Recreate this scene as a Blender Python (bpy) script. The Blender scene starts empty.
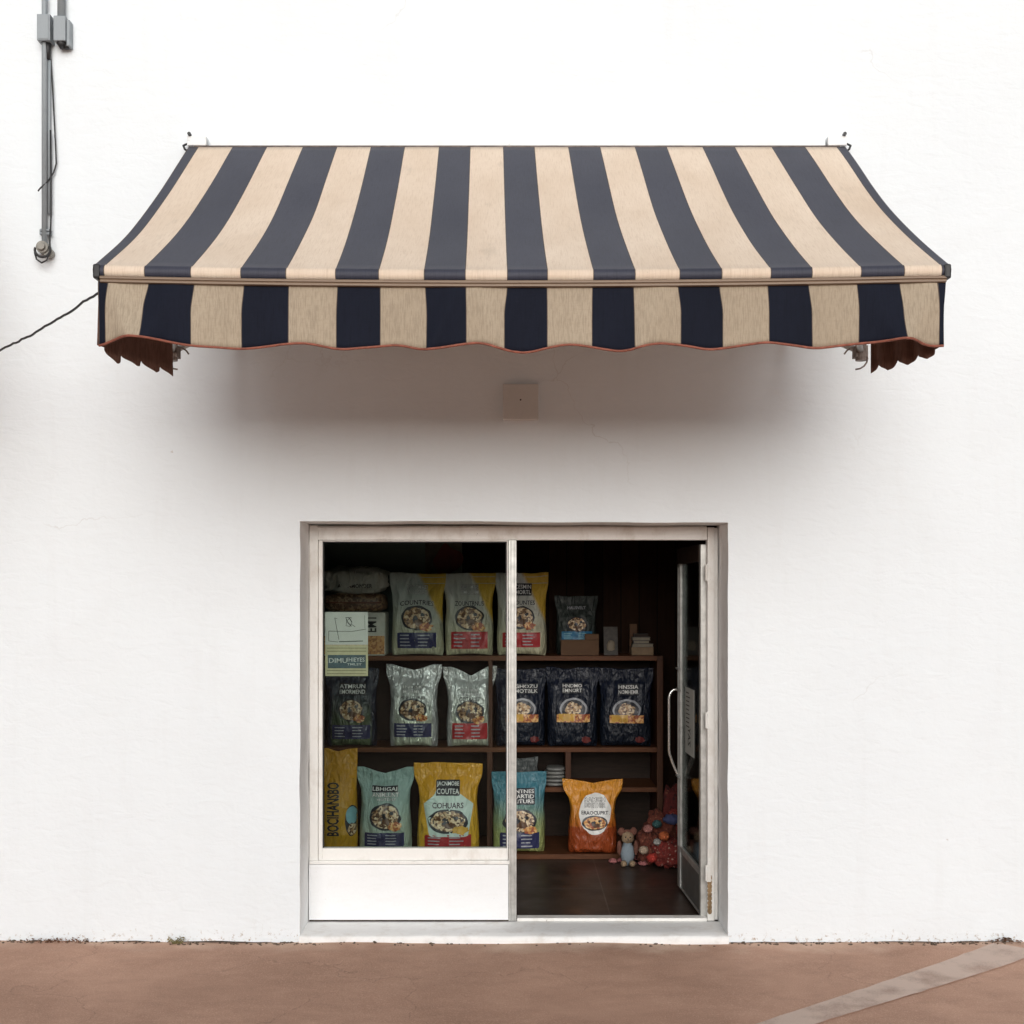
import bpy, bmesh, math, random
from mathutils import Vector, noise, Matrix
random.seed(7)
C = bpy.context.scene.collection
D = bpy.data
F, CX, HY, CAMD, CAMZ = 1267.0, 512.0, 590.0, 7.0, 1.95   # focal length (px), vanishing point, distance, eye height

def sc(Y): return F / (CAMD + Y)
def wx(px, Y=0.0): return (px - CX) / sc(Y)
def wz(py, Y=0.0): return CAMZ - (py - HY) / sc(Y)
def lerp(a, b, t): return a + (b - a) * t
def sstep(a, b, x):
    t = max(0.0, min(1.0, (x - a) / (b - a))); return t * t * (3 - 2 * t)
def interp(tab, x):
    if x <= tab[0][0]: return tab[0][1]
    for (a, va), (b, vb) in zip(tab, tab[1:]):
        if x <= b: return va + (vb - va) * (x - a) / (b - a)
    return tab[-1][1]
def nz(x, y=0.0, z=0.0): return noise.noise(Vector((x, y, z)))

# ------------------------------------------------------------------ materials
class NT:
    def __init__(s, name):
        s.m = D.materials.new(name); s.m.use_nodes = True
        s.t = s.m.node_tree; s.n = s.t.nodes; s.l = s.t.links
        s.b = s.n['Principled BSDF']
    def node(s, typ, **kw):
        x = s.n.new(typ)
        for k, v in kw.items(): setattr(x, k, v)
        return x
    def lk(s, a, b): s.l.new(a, b)
    def coord(s, kind='Object', scale=(1, 1, 1), loc=(0, 0, 0)):
        tc = s.node('ShaderNodeTexCoord'); mp = s.node('ShaderNodeMapping')
        mp.inputs['Scale'].default_value = scale; mp.inputs['Location'].default_value = loc
        s.lk(tc.outputs[kind], mp.inputs['Vector']); return mp.outputs['Vector']
    def noise(s, vec, scale, detail=4, rough=.55, dist=0):
        x = s.node('ShaderNodeTexNoise'); x.inputs['Scale'].default_value = scale
        x.inputs['Detail'].default_value = detail; x.inputs['Roughness'].default_value = rough
        x.inputs['Distortion'].default_value = dist
        s.lk(vec, x.inputs['Vector']); return x.outputs['Fac']
    def ramp(s, fac, stops):
        r = s.node('ShaderNodeValToRGB'); e = r.color_ramp.elements
        while len(e) < len(stops): e.new(.5)
        for el, (p, c) in zip(e, stops):
            el.position = p; el.color = (*c, 1) if len(c) == 3 else c
        s.lk(fac, r.inputs['Fac']); return r.outputs['Color']
    def mix(s, fac, a, b, mode='MIX'):
        x = s.node('ShaderNodeMix', data_type='RGBA', blend_type=mode)
        for sock, v in ((x.inputs['Factor'], fac), (x.inputs['A'], a), (x.inputs['B'], b)):
            if isinstance(v, (int, float)): sock.default_value = v
            elif isinstance(v, tuple): sock.default_value = (*v, 1)
            else: s.lk(v, sock)
        return x.outputs['Result']
    def math(s, op, a, b=0.0):
        x = s.node('ShaderNodeMath', operation=op)
        for i, v in enumerate((a, b)):
            if isinstance(v, (int, float)): x.inputs[i].default_value = v
            else: s.lk(v, x.inputs[i])
        return x.outputs[0]
    def rng(s, v, a, b, c=0., d=1., smooth=False):
        x = s.node('ShaderNodeMapRange'); s.lk(v, x.inputs['Value'])
        if smooth: x.interpolation_type = 'SMOOTHSTEP'
        for k, q in zip(('From Min', 'From Max', 'To Min', 'To Max'), (a, b, c, d)): x.inputs[k].default_value = q
        return x.outputs['Result']
    def sep(s, vec):
        x = s.node('ShaderNodeSeparateXYZ'); s.lk(vec, x.inputs[0]); return x.outputs
    def bump(s, h, strength=.3, dist=.01, prev=None):
        x = s.node('ShaderNodeBump'); x.inputs['Strength'].default_value = strength
        x.inputs['Distance'].default_value = dist; s.lk(h, x.inputs['Height'])
        if prev is not None: s.lk(prev, x.inputs['Normal'])
        s.lk(x.outputs['Normal'], s.b.inputs['Normal']); return x.outputs['Normal']
    def col(s, c):
        if isinstance(c, tuple): s.b.inputs['Base Color'].default_value = (*c, 1)
        else: s.lk(c, s.b.inputs['Base Color'])
    def set(s, **kw):
        for k, v in kw.items(): s.b.inputs[k.replace('_', ' ')].default_value = v

_simple = {}
def simple(name, col, rough=.5, metal=0., vary=.18, scale=14., bump=.0, spec=.5):
    key = (name, col, rough, metal)
    if key in _simple: return _simple[key]
    n = NT(name); v = n.coord()
    f = n.noise(v, scale, 5)
    lo = tuple(c * (1 - vary) for c in col); hi = tuple(min(1, c * (1 + vary)) for c in col)
    n.col(n.ramp(f, [(.3, lo), (.7, hi)])); n.set(Roughness=rough, Metallic=metal)
    n.b.inputs['Specular IOR Level'].default_value = spec
    if bump: n.bump(n.noise(v, scale * 6, 4), bump, .004)
    _simple[key] = n.m; return n.m

def m_plaster():
    n = NT('white_plaster'); v = n.coord()
    big = n.noise(v, .7, 3); mid = n.noise(v, 5, 5, .6); fine = n.noise(v, 55, 5, .6)
    c = n.ramp(big, [(.3, (.79, .836, .868)), (.7, (.82, .868, .90))])
    c = n.mix(n.rng(mid, .55, .8, 0, .12), c, (.73, .755, .77))
    st = n.noise(n.coord(scale=(3.2, 3.2, .35)), 3.0, 4, .6)                       # faint rain streaks
    c = n.mix(n.rng(st, .55, .78, 0, .12), c, (.66, .665, .66))
    pa = n.noise(n.coord(loc=(5, 0, 2)), 1.6, 6, .6, .5); c = n.mix(n.rng(pa, .54, .62, 0, .09), c, (.72, .74, .75))
    z = n.sep(v)['Z']
    low = n.rng(z, .16, .0, 0, 1, True)                                            # splash dirt over the pavement
    sp = n.rng(n.math('ADD', n.noise(v, 34, 6, .75), n.math('MULTIPLY', low, .13)), .67, .76)
    c = n.mix(n.math('MULTIPLY', sp, low), c, (.42, .34, .27))
    pk = n.rng(n.noise(n.coord(loc=(3, 5, 7)), 13, 3, .5), .765, .785)             # few pock marks
    c = n.mix(n.math('MULTIPLY', pk, .5), c, (.5, .45, .4))
    vo = n.node('ShaderNodeTexVoronoi', feature='DISTANCE_TO_EDGE'); vo.inputs['Scale'].default_value = .85
    dv = n.node('ShaderNodeVectorMath', operation='ADD')
    nx = n.node('ShaderNodeTexNoise'); nx.inputs['Scale'].default_value = 4; nx.inputs['Detail'].default_value = 6
    n.lk(v, nx.inputs['Vector']); n.lk(v, dv.inputs[0])
    ms = n.node('ShaderNodeVectorMath', operation='SCALE'); ms.inputs['Scale'].default_value = .35
    n.lk(nx.outputs['Color'], ms.inputs[0]); n.lk(ms.outputs[0], dv.inputs[1]); n.lk(dv.outputs[0], vo.inputs['Vector'])
    crack = n.math('MULTIPLY', n.rng(vo.outputs['Distance'], .0, .0035, 1, 0), n.rng(n.noise(n.coord(loc=(9, 2, 4)), .9, 2), .58, .66))
    c = n.mix(n.math('MULTIPLY', crack, .45), c, (.5, .48, .45))
    n.col(c); n.set(Roughness=.85); n.b.inputs['Specular IOR Level'].default_value = .25
    tro = n.noise(n.coord(scale=(1, 1, 2.2)), 9, 4, .5, .6)
    b1 = n.bump(tro, .38, .012); n.bump(fine, .3, .004, b1)
    return n.m
M_wall = m_plaster()

def m_painted(name, base, dirt, amount=.55, rough=.5, scale=6, zs=1.0):
    n = NT(name); v = n.coord(); vs = n.coord(scale=(1, 1, zs))
    a = n.noise(vs, scale, 6, .65); f = n.noise(v, 60, 5, .7)
    c = n.mix(n.rng(a, .5, .8, 0, amount), base, dirt)
    chip = n.rng(n.noise(vs, 26, 6, .7), .69, .72)
    c = n.mix(n.math('MULTIPLY', chip, .8), c, tuple(x * .45 for x in dirt))
    c = n.mix(n.rng(f, .3, .8, 0, .15), c, tuple(x * .7 for x in base))
    n.col(c); n.set(Roughness=rough); n.bump(n.noise(vs, 40, 5, .6), .25, .003)
    return n.m
M_frame = m_painted('weathered_frame_paint', (.83, .82, .79), (.46, .39, .31), .6, .5, 9, .6)
M_reveal = m_painted('dusty_reveal_paint', (.88, .89, .89), (.5, .46, .41), .4, .8, 5)
M_board = m_painted('white_board_paint', (.84, .85, .86), (.62, .58, .52), .16, .6, 7, 3)
M_sill = m_painted('worn_white_sill', (.88, .88, .87), (.52, .45, .38), .5, .8, 10)
M_alu = simple('aged_aluminium', (.50, .50, .48), .38, .55, .2, 20)
M_aluD = simple('dull_grey_metal', (.19, .195, .19), .4, .5, .2, 12)
M_gasket = simple('black_gasket', (.02, .02, .02), .6)
M_chrome = simple('polished_handle', (.78, .76, .73), .22, .85, .08)
M_pipe = m_painted('grey_conduit', (.30, .335, .36), (.18, .19, .2), .6, .5, 8)
M_black = simple('black_rubber', (.018, .018, .02), .5)
M_rust = simple('rusty_steel', (.20, .16, .14), .6, .4, .4, 30, .2)
M_zinc = simple('dirty_zinc', (.42, .42, .41), .45, .5, .3, 25)
M_white_metal = m_painted('white_headrail_paint', (.80, .82, .83), (.6, .57, .52), .25, .45, 6)

def m_wood(name, a, b, rough=.45, axis='X'):
    n = NT(name)
    s = (1.2, 9, 9) if axis == 'X' else (9, 9, 1.2)
    v = n.coord(scale=s); f = n.noise(v, 3.5, 6, .65, .6); g = n.noise(v, 22, 3)
    c = n.ramp(f, [(.25, a), (.75, b)]); c = n.mix(n.rng(g, .5, .8, 0, .4), c, tuple(x * .55 for x in a))
    n.col(c); n.set(Roughness=rough); n.b.inputs['Specular IOR Level'].default_value = .18; n.bump(g, .2, .002); return n.m
M_shelf = m_wood('brown_shelf_wood', (.075, .028, .012), (.15, .058, .025), .5)
M_post = m_wood('brown_post_wood', (.05, .020, .011), (.09, .036, .018), .45, 'Z')
M_darkwood = m_wood('dark_wood', (.018, .011, .008), (.036, .022, .015), .6)

def m_planks():
    n = NT('dark_wall_planks'); v = n.coord()
    x = n.sep(v)['X']; fr = n.math('FRACT', n.math('MULTIPLY', x, 7.2))
    idx = n.math('FLOOR', n.math('MULTIPLY', x, 7.2))
    wn = n.node('ShaderNodeTexWhiteNoise', noise_dimensions='1D'); n.lk(idx, wn.inputs['W'])
    g = n.noise(n.coord(scale=(14, 14, .9)), 3, 5, .6)
    c = n.ramp(n.math('ADD', n.math('MULTIPLY', wn.outputs['Value'], .55), n.math('MULTIPLY', g, .45)),
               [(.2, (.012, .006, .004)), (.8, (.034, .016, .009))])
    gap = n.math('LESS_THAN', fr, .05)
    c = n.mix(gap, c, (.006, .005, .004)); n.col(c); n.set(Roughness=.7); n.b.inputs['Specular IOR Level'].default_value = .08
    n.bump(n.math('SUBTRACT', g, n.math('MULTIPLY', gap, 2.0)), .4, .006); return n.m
M_planks = m_planks()
M_inner = m_painted('grey_green_inner_wall', (.20, .235, .225), (.11, .12, .115), .6, .9, 3); M_inner.node_tree.nodes['Principled BSDF'].inputs['Specular IOR Level'].default_value = .08
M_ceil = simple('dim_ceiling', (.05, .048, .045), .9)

def m_tiles():
    n = NT('dark_brown_floor_tiles'); v = n.coord()
    s = n.sep(v); T = .8
    fx = n.math('FRACT', n.math('DIVIDE', n.math('SUBTRACT', s['X'], .574 - 8 * T), T))
    fy = n.math('FRACT', n.math('DIVIDE', n.math('SUBTRACT', s['Y'], 1.12 - 8 * T), T))
    g = n.math('MAXIMUM', n.math('LESS_THAN', fx, .009), n.math('LESS_THAN', fy, .010))
    f = n.noise(n.coord(scale=(1, 5, 1)), 4, 6, .65); f2 = n.noise(v, 3, 4)
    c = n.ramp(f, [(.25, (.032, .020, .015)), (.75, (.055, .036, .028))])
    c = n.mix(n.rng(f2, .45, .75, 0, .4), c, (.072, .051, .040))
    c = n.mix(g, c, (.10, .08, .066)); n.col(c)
    n.lk(n.rng(f2, .3, .7, .3, .55), n.b.inputs['Roughness'])
    n.bump(n.math('SUBTRACT', n.math('MULTIPLY', f, .3), g), .3, .003); return n.m
M_tiles = m_tiles()

def m_ground():
    n = NT('red_brown_pavement'); v = n.coord()
    big = n.noise(v, 1.1, 4, .55, .4); mid = n.noise(n.coord(scale=(1, 1.8, 1)), 6, 6, .6, .3); fine = n.noise(v, 170, 4, .7); grit = n.noise(v, 60, 6, .75)
    c = n.ramp(big, [(.36, (0.402, 0.234, 0.163)), (.64, (0.531, 0.318, 0.227))])
    c = n.mix(n.rng(mid, .5, .8, 0, .35), c, (0.637, 0.402, 0.293))
    c = n.mix(n.rng(mid, .48, .22, 0, .4), c, (0.307, 0.185, 0.134))
    c = n.mix(n.rng(fine, .50, .72, 0, .55), c, (0.849, 0.587, 0.446))
    c = n.mix(n.rng(grit, .36, .22, 0, .6), c, (0.189, 0.120, 0.091))
    y = n.sep(v)['Y']
    edge = n.math('MULTIPLY', n.rng(n.math('ADD', y, n.math('MULTIPLY', n.noise(v, 3.5, 5, .6), .45)), .03, .22), n.rng(n.noise(v, 2.1, 4), .38, .62))
    c = n.mix(n.math('MULTIPLY', edge, .75), c, (0.782, 0.582, 0.453))                  # dust swept against the wall
    vo = n.node('ShaderNodeTexVoronoi', feature='DISTANCE_TO_EDGE'); vo.inputs['Scale'].default_value = .9
    dv = n.node('ShaderNodeVectorMath', operation='ADD'); nx = n.node('ShaderNodeTexNoise'); nx.inputs['Scale'].default_value = 3; nx.inputs['Detail'].default_value = 7
    ms = n.node('ShaderNodeVectorMath', operation='SCALE'); ms.inputs['Scale'].default_value = .5
    n.lk(v, nx.inputs['Vector']); n.lk(v, dv.inputs[0]); n.lk(nx.outputs['Color'], ms.inputs[0]); n.lk(ms.outputs[0], dv.inputs[1]); n.lk(dv.outputs[0], vo.inputs['Vector'])
    crack = n.math('MULTIPLY', n.rng(vo.outputs['Distance'], 0, .006, 1, 0), n.rng(n.noise(n.coord(loc=(4, 1, 2)), 1.2, 2), .46, .56))
    c = n.mix(n.math('MULTIPLY', crack, .30), c, (0.166, 0.104, 0.077))
    n.col(c); n.set(Roughness=.88); n.b.inputs['Specular IOR Level'].default_value = .3
    b = n.bump(n.math('ADD', n.math('MULTIPLY', fine, .6), n.math('ADD', grit, n.math('MULTIPLY', crack, -.5))), .8, .008); n.bump(mid, .25, .02, b); return n.m
M_ground = m_ground()
def m_stripe():
    n = NT('worn_line_paint'); v = n.coord()
    f = n.noise(v, 5, 4, .5); g = n.noise(v, 120, 4, .7)
    n.col(n.mix(n.rng(g, .45, .75, 0, .5), (.66, .52, .44), (.54, .40, .325))); n.set(Roughness=.85)
    tr = n.node('ShaderNodeBsdfTransparent'); mx = n.node('ShaderNodeMixShader')
    n.lk(n.rng(n.math('ADD', f, n.math('MULTIPLY', n.math('SUBTRACT', g, .5), .5)), .25, .55, .4, .85), mx.inputs['Fac'])
    n.lk(tr.outputs[0], mx.inputs[1]); n.lk(n.b.outputs[0], mx.inputs[2])
    n.lk(mx.outputs[0], n.n['Material Output'].inputs['Surface']); return n.m
M_stripe = m_stripe()

def m_glass(name, refl, tint):
    n = NT(name)
    tr = n.node('ShaderNodeBsdfTransparent'); tr.inputs[0].default_value = (*tint, 1)
    gl = n.node('ShaderNodeBsdfGlossy'); gl.inputs['Roughness'].default_value = .01
    fr = n.node('ShaderNodeFresnel'); fr.inputs['IOR'].default_value = 1.45
    mx = n.node('ShaderNodeMixShader'); n.lk(n.math('MULTIPLY', fr.outputs[0], refl), mx.inputs['Fac'])
    n.lk(tr.outputs[0], mx.inputs[1]); n.lk(gl.outputs[0], mx.inputs[2])
    n.lk(mx.outputs[0], n.n['Material Output'].inputs['Surface']); return n.m
M_glass = m_glass('window_glass', .30, (.86, .90, .885))
M_glass2 = m_glass('door_glass', .35, (.62, .66, .65))

def m_fabric(name, base, bleach, streak, rough, rib=0., trans=.12, sheen=0., spec=.3, thr=.55, tl_=.05):
    n = NT(name); v = n.coord()
    thread = n.noise(n.coord(scale=(1, tl_, tl_)), 260, 3, .6)
    thread2 = n.noise(n.coord(scale=(.12, 1, 1)), 300, 2, .5)
    big = n.noise(n.coord(scale=(1, .5, .5)), 3.2, 5, .6)
    c = n.mix(n.rng(big, .32, .7), base, bleach)
    c = n.mix(n.rng(thread, .48, .75, 0, thr), c, streak)
    c = n.mix(n.rng(thread2, .5, .8, 0, .25), c, streak)
    st = n.noise(n.coord(scale=(2.2, .5, .5), loc=(3, 0, 1)), 5, 6, .7)
    c = n.mix(n.rng(st, .58, .78, 0, .4), c, tuple(x * .6 for x in base))
    sp_ = n.noise(n.coord(loc=(1, 7, 2)), 26, 5, .7); c = n.mix(n.rng(sp_, .66, .76, 0, .35), c, tuple(x * .5 for x in base))
    if rib:
        w = n.noise(n.coord(scale=(1, .10, .10)), 190, 2, .5)
        c = n.mix(n.rng(w, .47, .62, 0, rib), c, tuple(x * .55 for x in base))
    n.col(c); n.set(Roughness=rough); n.b.inputs['Specular IOR Level'].default_value = spec
    n.b.inputs['Sheen Weight'].default_value = sheen
    n.bump(n.math('ADD', thread, thread2), .22, .002)
    if trans:
        tl = n.node('ShaderNodeBsdfTranslucent'); n.lk(c, tl.inputs[0]) if not isinstance(c, tuple) else None
        mx = n.node('ShaderNodeMixShader'); mx.inputs['Fac'].default_value = trans
        n.lk(n.b.outputs[0], mx.inputs[1]); n.lk(tl.outputs[0], mx.inputs[2])
        n.lk(mx.outputs[0], n.n['Material Output'].inputs['Surface'])
    return n.m
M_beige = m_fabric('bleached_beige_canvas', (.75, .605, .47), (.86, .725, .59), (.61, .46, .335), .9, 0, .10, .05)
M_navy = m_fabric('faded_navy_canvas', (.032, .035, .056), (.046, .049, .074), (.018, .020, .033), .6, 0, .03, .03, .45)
M_beige_v = m_fabric('ribbed_shaded_beige_canvas', (.40, .325, .24), (.47, .39, .295), (.29, .225, .155), .92, .34, .06, thr=.35, tl_=.22)  # valance beige: canopy beige darkened, shade put into the colour
M_navy_v = m_fabric('shaded_navy_canvas', (.007, .009, .018), (.010, .0125, .024), (.005, .006, .011), .8, 0, 0, 0, .15)  # valance navy, likewise a shaded copy of the canopy navy
M_seam = simple('seam_thread', (.10, .075, .06), .9)
M_piping = simple('rust_red_piping', (.26, .085, .055), .8, 0, .3, 40)
M_flap = m_fabric('brown_flap_canvas', (.16, .085, .065), (.2, .11, .085), (.09, .045, .035), .95, .4, .1)
M_rail_tan = m_painted('tan_rail_paint', (.22, .15, .10), (.2, .13, .09), .6, .5, 12)

# ------------------------------------------------------------------ geometry helpers
class G:
    def __init__(s): s.v = []; s.f = []; s.m = []; s.uv = None
    def add(s, vs, fs, mi=0):
        o = len(s.v); s.v += [tuple(p) for p in vs]; s.f += [tuple(i + o for i in f) for f in fs]; s.m += [mi] * len(fs); return s
    def box(s, x0, x1, y0, y1, z0, z1, mi=0):
        vs = [(x, y, z) for z in (z0, z1) for y in (y0, y1) for x in (x0, x1)]
        return s.add(vs, [(0, 2, 3, 1), (4, 5, 7, 6), (0, 1, 5, 4), (2, 6, 7, 3), (0, 4, 6, 2), (1, 3, 7, 5)], mi)
    def tube(s, pts, r, n=10, mi=0, cap=True):
        pts = [Vector(p) for p in pts]; rings = []
        rr = r if isinstance(r, (list, tuple)) else [r] * len(pts)
        up = None
        for i, p in enumerate(pts):
            t = (pts[min(i + 1, len(pts) - 1)] - pts[max(i - 1, 0)]).normalized()
            if up is None: up = Vector((0, 0, 1)) if abs(t.z) < .9 else Vector((1, 0, 0))
            a = t.cross(up).normalized(); b = a.cross(t).normalized(); up = b
            rings.append([p + (a * math.cos(2 * math.pi * k / n) + b * math.sin(2 * math.pi * k / n)) * rr[i] for k in range(n)])
        vs = [q for rg in rings for q in rg]; fs = []
        for i in range(len(pts) - 1):
            for k in range(n):
                fs.append((i * n + k, i * n + (k + 1) % n, (i + 1) * n + (k + 1) % n, (i + 1) * n + k))
        if cap: fs += [tuple(range(n))[::-1], tuple((len(pts) - 1) * n + k for k in range(n))]
        return s.add(vs, fs, mi)
    def grid(s, fn, us, vs_, mi=0):
        nu = len(us); vv = [fn(u, v) for v in vs_ for u in us]
        fs = [(j * nu + i, j * nu + i + 1, (j + 1) * nu + i + 1, (j + 1) * nu + i) for j in range(len(vs_) - 1) for i in range(nu - 1)]
        return s.add(vv, fs, mi)
    def blob(s, c, r, nu=16, nv=10, mi=0, amp=0., fr=6., seed=0., ex=1.0):
        def sg(x): return math.copysign(abs(x) ** ex, x)
        vs = []
        for j in range(nv + 1):
            ph = math.pi * j / nv - math.pi / 2
            for i in range(nu):
                th = 2 * math.pi * i / nu
                d = Vector((sg(math.cos(ph)) * sg(math.cos(th)), sg(math.cos(ph)) * sg(math.sin(th)), sg(math.sin(ph))))
                k = 1 + amp * nz(d.x * fr * .4 + seed, d.y * fr * .4, d.z * fr * .4 + seed * 2)
                vs.append((c[0] + d.x * r[0] * k, c[1] + d.y * r[1] * k, c[2] + d.z * r[2] * k))
        fs = [(j * nu + i, j * nu + (i + 1) % nu, (j + 1) * nu + (i + 1) % nu, (j + 1) * nu + i) for j in range(nv) for i in range(nu)]
        return s.add(vs, fs, mi)

def mesh(name, g, mats, parent=None, smooth=False, bevel=0., solid=0., at=None, sharp=False):
    me = D.meshes.new(name)
    loc = Vector(parent.get('_o', (0, 0, 0))) if parent is not None else Vector(at or (0, 0, 0))
    me.from_pydata([tuple(Vector(p) - loc) for p in g.v], [], g.f)
    for m in (mats if isinstance(mats, (list, tuple)) else [mats]): me.materials.append(m)
    for p, mi in zip(me.polygons, g.m): p.material_index = mi; p.use_smooth = smooth
    bm = bmesh.new(); bm.from_mesh(me); bmesh.ops.remove_doubles(bm, verts=bm.verts, dist=1e-5)
    bmesh.ops.recalc_face_normals(bm, faces=bm.faces); bm.to_mesh(me); bm.free()
    o = D.objects.new(name, me); C.objects.link(o)
    if parent is not None:
        o.parent = parent; o['_o'] = tuple(loc)
    else: o.location = loc; o['_o'] = tuple(loc)
    if solid:
        sm = o.modifiers.new('thickness', 'SOLIDIFY'); sm.thickness = solid; sm.offset = 0
    if bevel:
        b = o.modifiers.new('bevel', 'BEVEL'); b.width = bevel; b.segments = 2; b.limit_method = 'ANGLE'
    return o
def thing(name, label, cat, loc=(0, 0, 0), group=None):
    o = D.objects.new(name, None); C.objects.link(o); o.location = loc; o['_o'] = tuple(loc)
    o.empty_display_size = .1
    o['label'] = label; o['category'] = cat
    if group: o['group'] = group
    return o
def tag(o, label, cat, group=None, kind=None):
    o['label'] = label; o['category'] = cat
    if group: o['group'] = group
    if kind: o['kind'] = kind
    return o
def struct(o): o['kind'] = 'structure'; return o

_tc = {}
def text2d(s, bold=0.0):
    k = (s, bold)
    if k in _tc: return _tc[k]
    cu = D.curves.new('t', 'FONT'); cu.body = s; cu.size = 1.0; cu.offset = bold; cu.resolution_u = 2
    o = D.objects.new('t', cu); C.objects.link(o)
    bpy.context.view_layer.update()
    dg = bpy.context.evaluated_depsgraph_get()
    me = D.meshes.new_from_object(o.evaluated_get(dg))
    vs = [(v.co.x, v.co.y) for v in me.vertices]; fs = [tuple(p.vertices) for p in me.polygons]
    D.objects.remove(o); D.curves.remove(cu); D.meshes.remove(me)
    _tc[k] = (vs, fs); return vs, fs
def fit_text(s, cx, cz, w, h, bold=0.0, arc=0.0, rot=False):
    ref, _ = text2d(s, 0.0); vs, fs = text2d(s, bold)
    x0, x1 = min(p[0] for p in ref), max(p[0] for p in ref); y0, y1 = min(p[1] for p in ref), max(p[1] for p in ref)
    out = []
    for x, y in vs:
        a = ((x - x0) / (x1 - x0) - .5) * w; b = ((y - y0) / (y1 - y0) - .5) * h
        b -= arc * (a / (w / 2)) ** 2
        out.append((cx - b, cz + a) if rot else (cx + a, cz + b))
    return out, fs
def resample(poly, n):
    L = []; tot = 0
    for a, b in zip(poly, poly[1:] + poly[:1]):
        d = math.hypot(b[0] - a[0], b[1] - a[1]); L.append((tot, d, a, b)); tot += d
    out = []
    for k in range(n):
        t = tot * k / n
        for t0, d, a, b in L:
            if t0 <= t <= t0 + d + 1e-9:
                q = (t - t0) / d; out.append((lerp(a[0], b[0], q), lerp(a[1], b[1], q))); break
    return out
def fan(poly, rings=6):
    cx = sum(p[0] for p in poly) / len(poly); cz = sum(p[1] for p in poly) / len(poly); n = len(poly)
    vs = [(cx, cz)]; fs = []
    for k in range(1, rings + 1):
        vs += [(lerp(cx, p[0], k / rings), lerp(cz, p[1], k / rings)) for p in poly]
    for i in range(n): fs.append((0, 1 + i, 1 + (i + 1) % n))
    for k in range(rings - 1):
        for i in range(n):
            a = 1 + k * n; b = a + n
            fs.append((a + i, b + i, b + (i + 1) % n, a + (i + 1) % n))
    return vs, fs
def rect(x0, x1, z0, z1): return fan(resample([(x0, z0), (x1, z0), (x1, z1), (x0, z1)], 44))
def oval(cx, cz, a, b, wob=0., seed=0):
    return fan([(cx + a * math.cos(t) * (1 + wob * nz(math.cos(t) * 2 + seed, math.sin(t) * 2)), cz + b * math.sin(t) * (1 + wob * nz(math.cos(t) * 2 + seed, math.sin(t) * 2))) for t in [2 * math.pi * k / 32 for k in range(32)]])

# ------------------------------------------------------------------ ground
gx = [-150, -40, -12, -6] + [-3.5 + .1 * i for i in range(71)] + [6, 12, 40, 150]
gy = [-150, -60, -20, -9, -5] + [-2.5 + .08 * i for i in range(32)] + [.1, .4]
def gfn(x, y):
    w = sstep(-.5, -.05, y) * (1 if abs(x) < 3.6 else 0)
    return (x, y, -.004 + .004 * nz(x * 1.3, y * 2) + w * (.006 + .012 * nz(x * 1.7, 3.3) + .014 * sstep(-2.2, -2.55, x)))
struct(mesh('pavement', G().grid(gfn, gx, gy), M_ground, smooth=True))
struct(mesh('terrain', G().add([(-400, -400, -.06), (400, -400, -.06), (400, 400, -.06), (-400, 400, -.06)], [(0, 1, 2, 3)]), M_ground))
# worn diagonal painted line
a0, a1, b0, b1 = Vector((2.64, -.05, 0)), Vector((1.10, -1.308, 0)), Vector((2.86, -.20, 0)), Vector((1.37, -1.308, 0))
def sfn(u, t):
    p = a0.lerp(a1, t).lerp(b0.lerp(b1, t), u); q = gfn(p.x, p.y)
    return (p.x + .008 * nz(t * 30, u * 9), p.y + .008 * nz(t * 30, u * 9 + 5), q[2] + .006)
struct(mesh('painted_line', G().grid(sfn, [0, .25, .5, .75, 1], [i / 60 * 2.2 for i in range(61)]), M_stripe, smooth=True))

# ------------------------------------------------------------------ shop building
OX0, OX1, OZ1 = wx(300), wx(728), wz(522)          # opening in the facade
FY = .30; RB = .385                                # frame plane, back of the reveal
shop = thing('shop_building', 'white plastered shop front with a recessed glazed opening above a red brown pavement', 'building', (0, 0, 0))
xs = sorted(set([-9, -7, -5, -4] + [round(-3.4 + .06 * i, 3) for i in range(114)] + [4, 5, 7, 9]))
xs = [x for x in xs if abs(x - OX0) > .025 and abs(x - OX1) > .025] + [OX0, OX1]; xs.sort()
zs = [0, .03] + [round(.08 + .06 * i, 3) for i in range(90)] + [5.8, 6.1, 6.4]
zs = [z for z in zs if abs(z - OZ1) > .025] + [OZ1]; zs.sort()
def wallp(x, z):
    y = .004 * nz(x * .9, z * .9, 1) + .0025 * nz(x * 3, z * 3, 5)
    zz = z; xx = x
    if z == 0: zz = .004 + .012 * abs(nz(x * 2.1, 7)) + .008 * nz(x * 9, 3)
    if z == OZ1 and OX0 <= x <= OX1: zz = z + .005 * nz(x * 3.1, 2) - .006 * sstep(-.3, .3, x) + .004
    if x in (OX0, OX1) and z <= OZ1: xx = x + .004 * nz(z * 4, 8) + .002 * nz(z * 17, 3)
    return (xx, y, zz)
nxs = len(xs); vs = [wallp(x, z) for z in zs for x in xs]; fs = []
for j in range(len(zs) - 1):
    for i in range(nxs - 1):
        if xs[i] >= OX0 - 1e-6 and xs[i + 1] <= OX1 + 1e-6 and zs[j + 1] <= OZ1 + 1e-6: continue
        fs.append((j * nxs + i, j * nxs + i + 1, (j + 1) * nxs + i + 1, (j + 1) * nxs + i))
mesh('facade', G().add(vs, fs), M_wall, shop, smooth=True)
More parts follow.
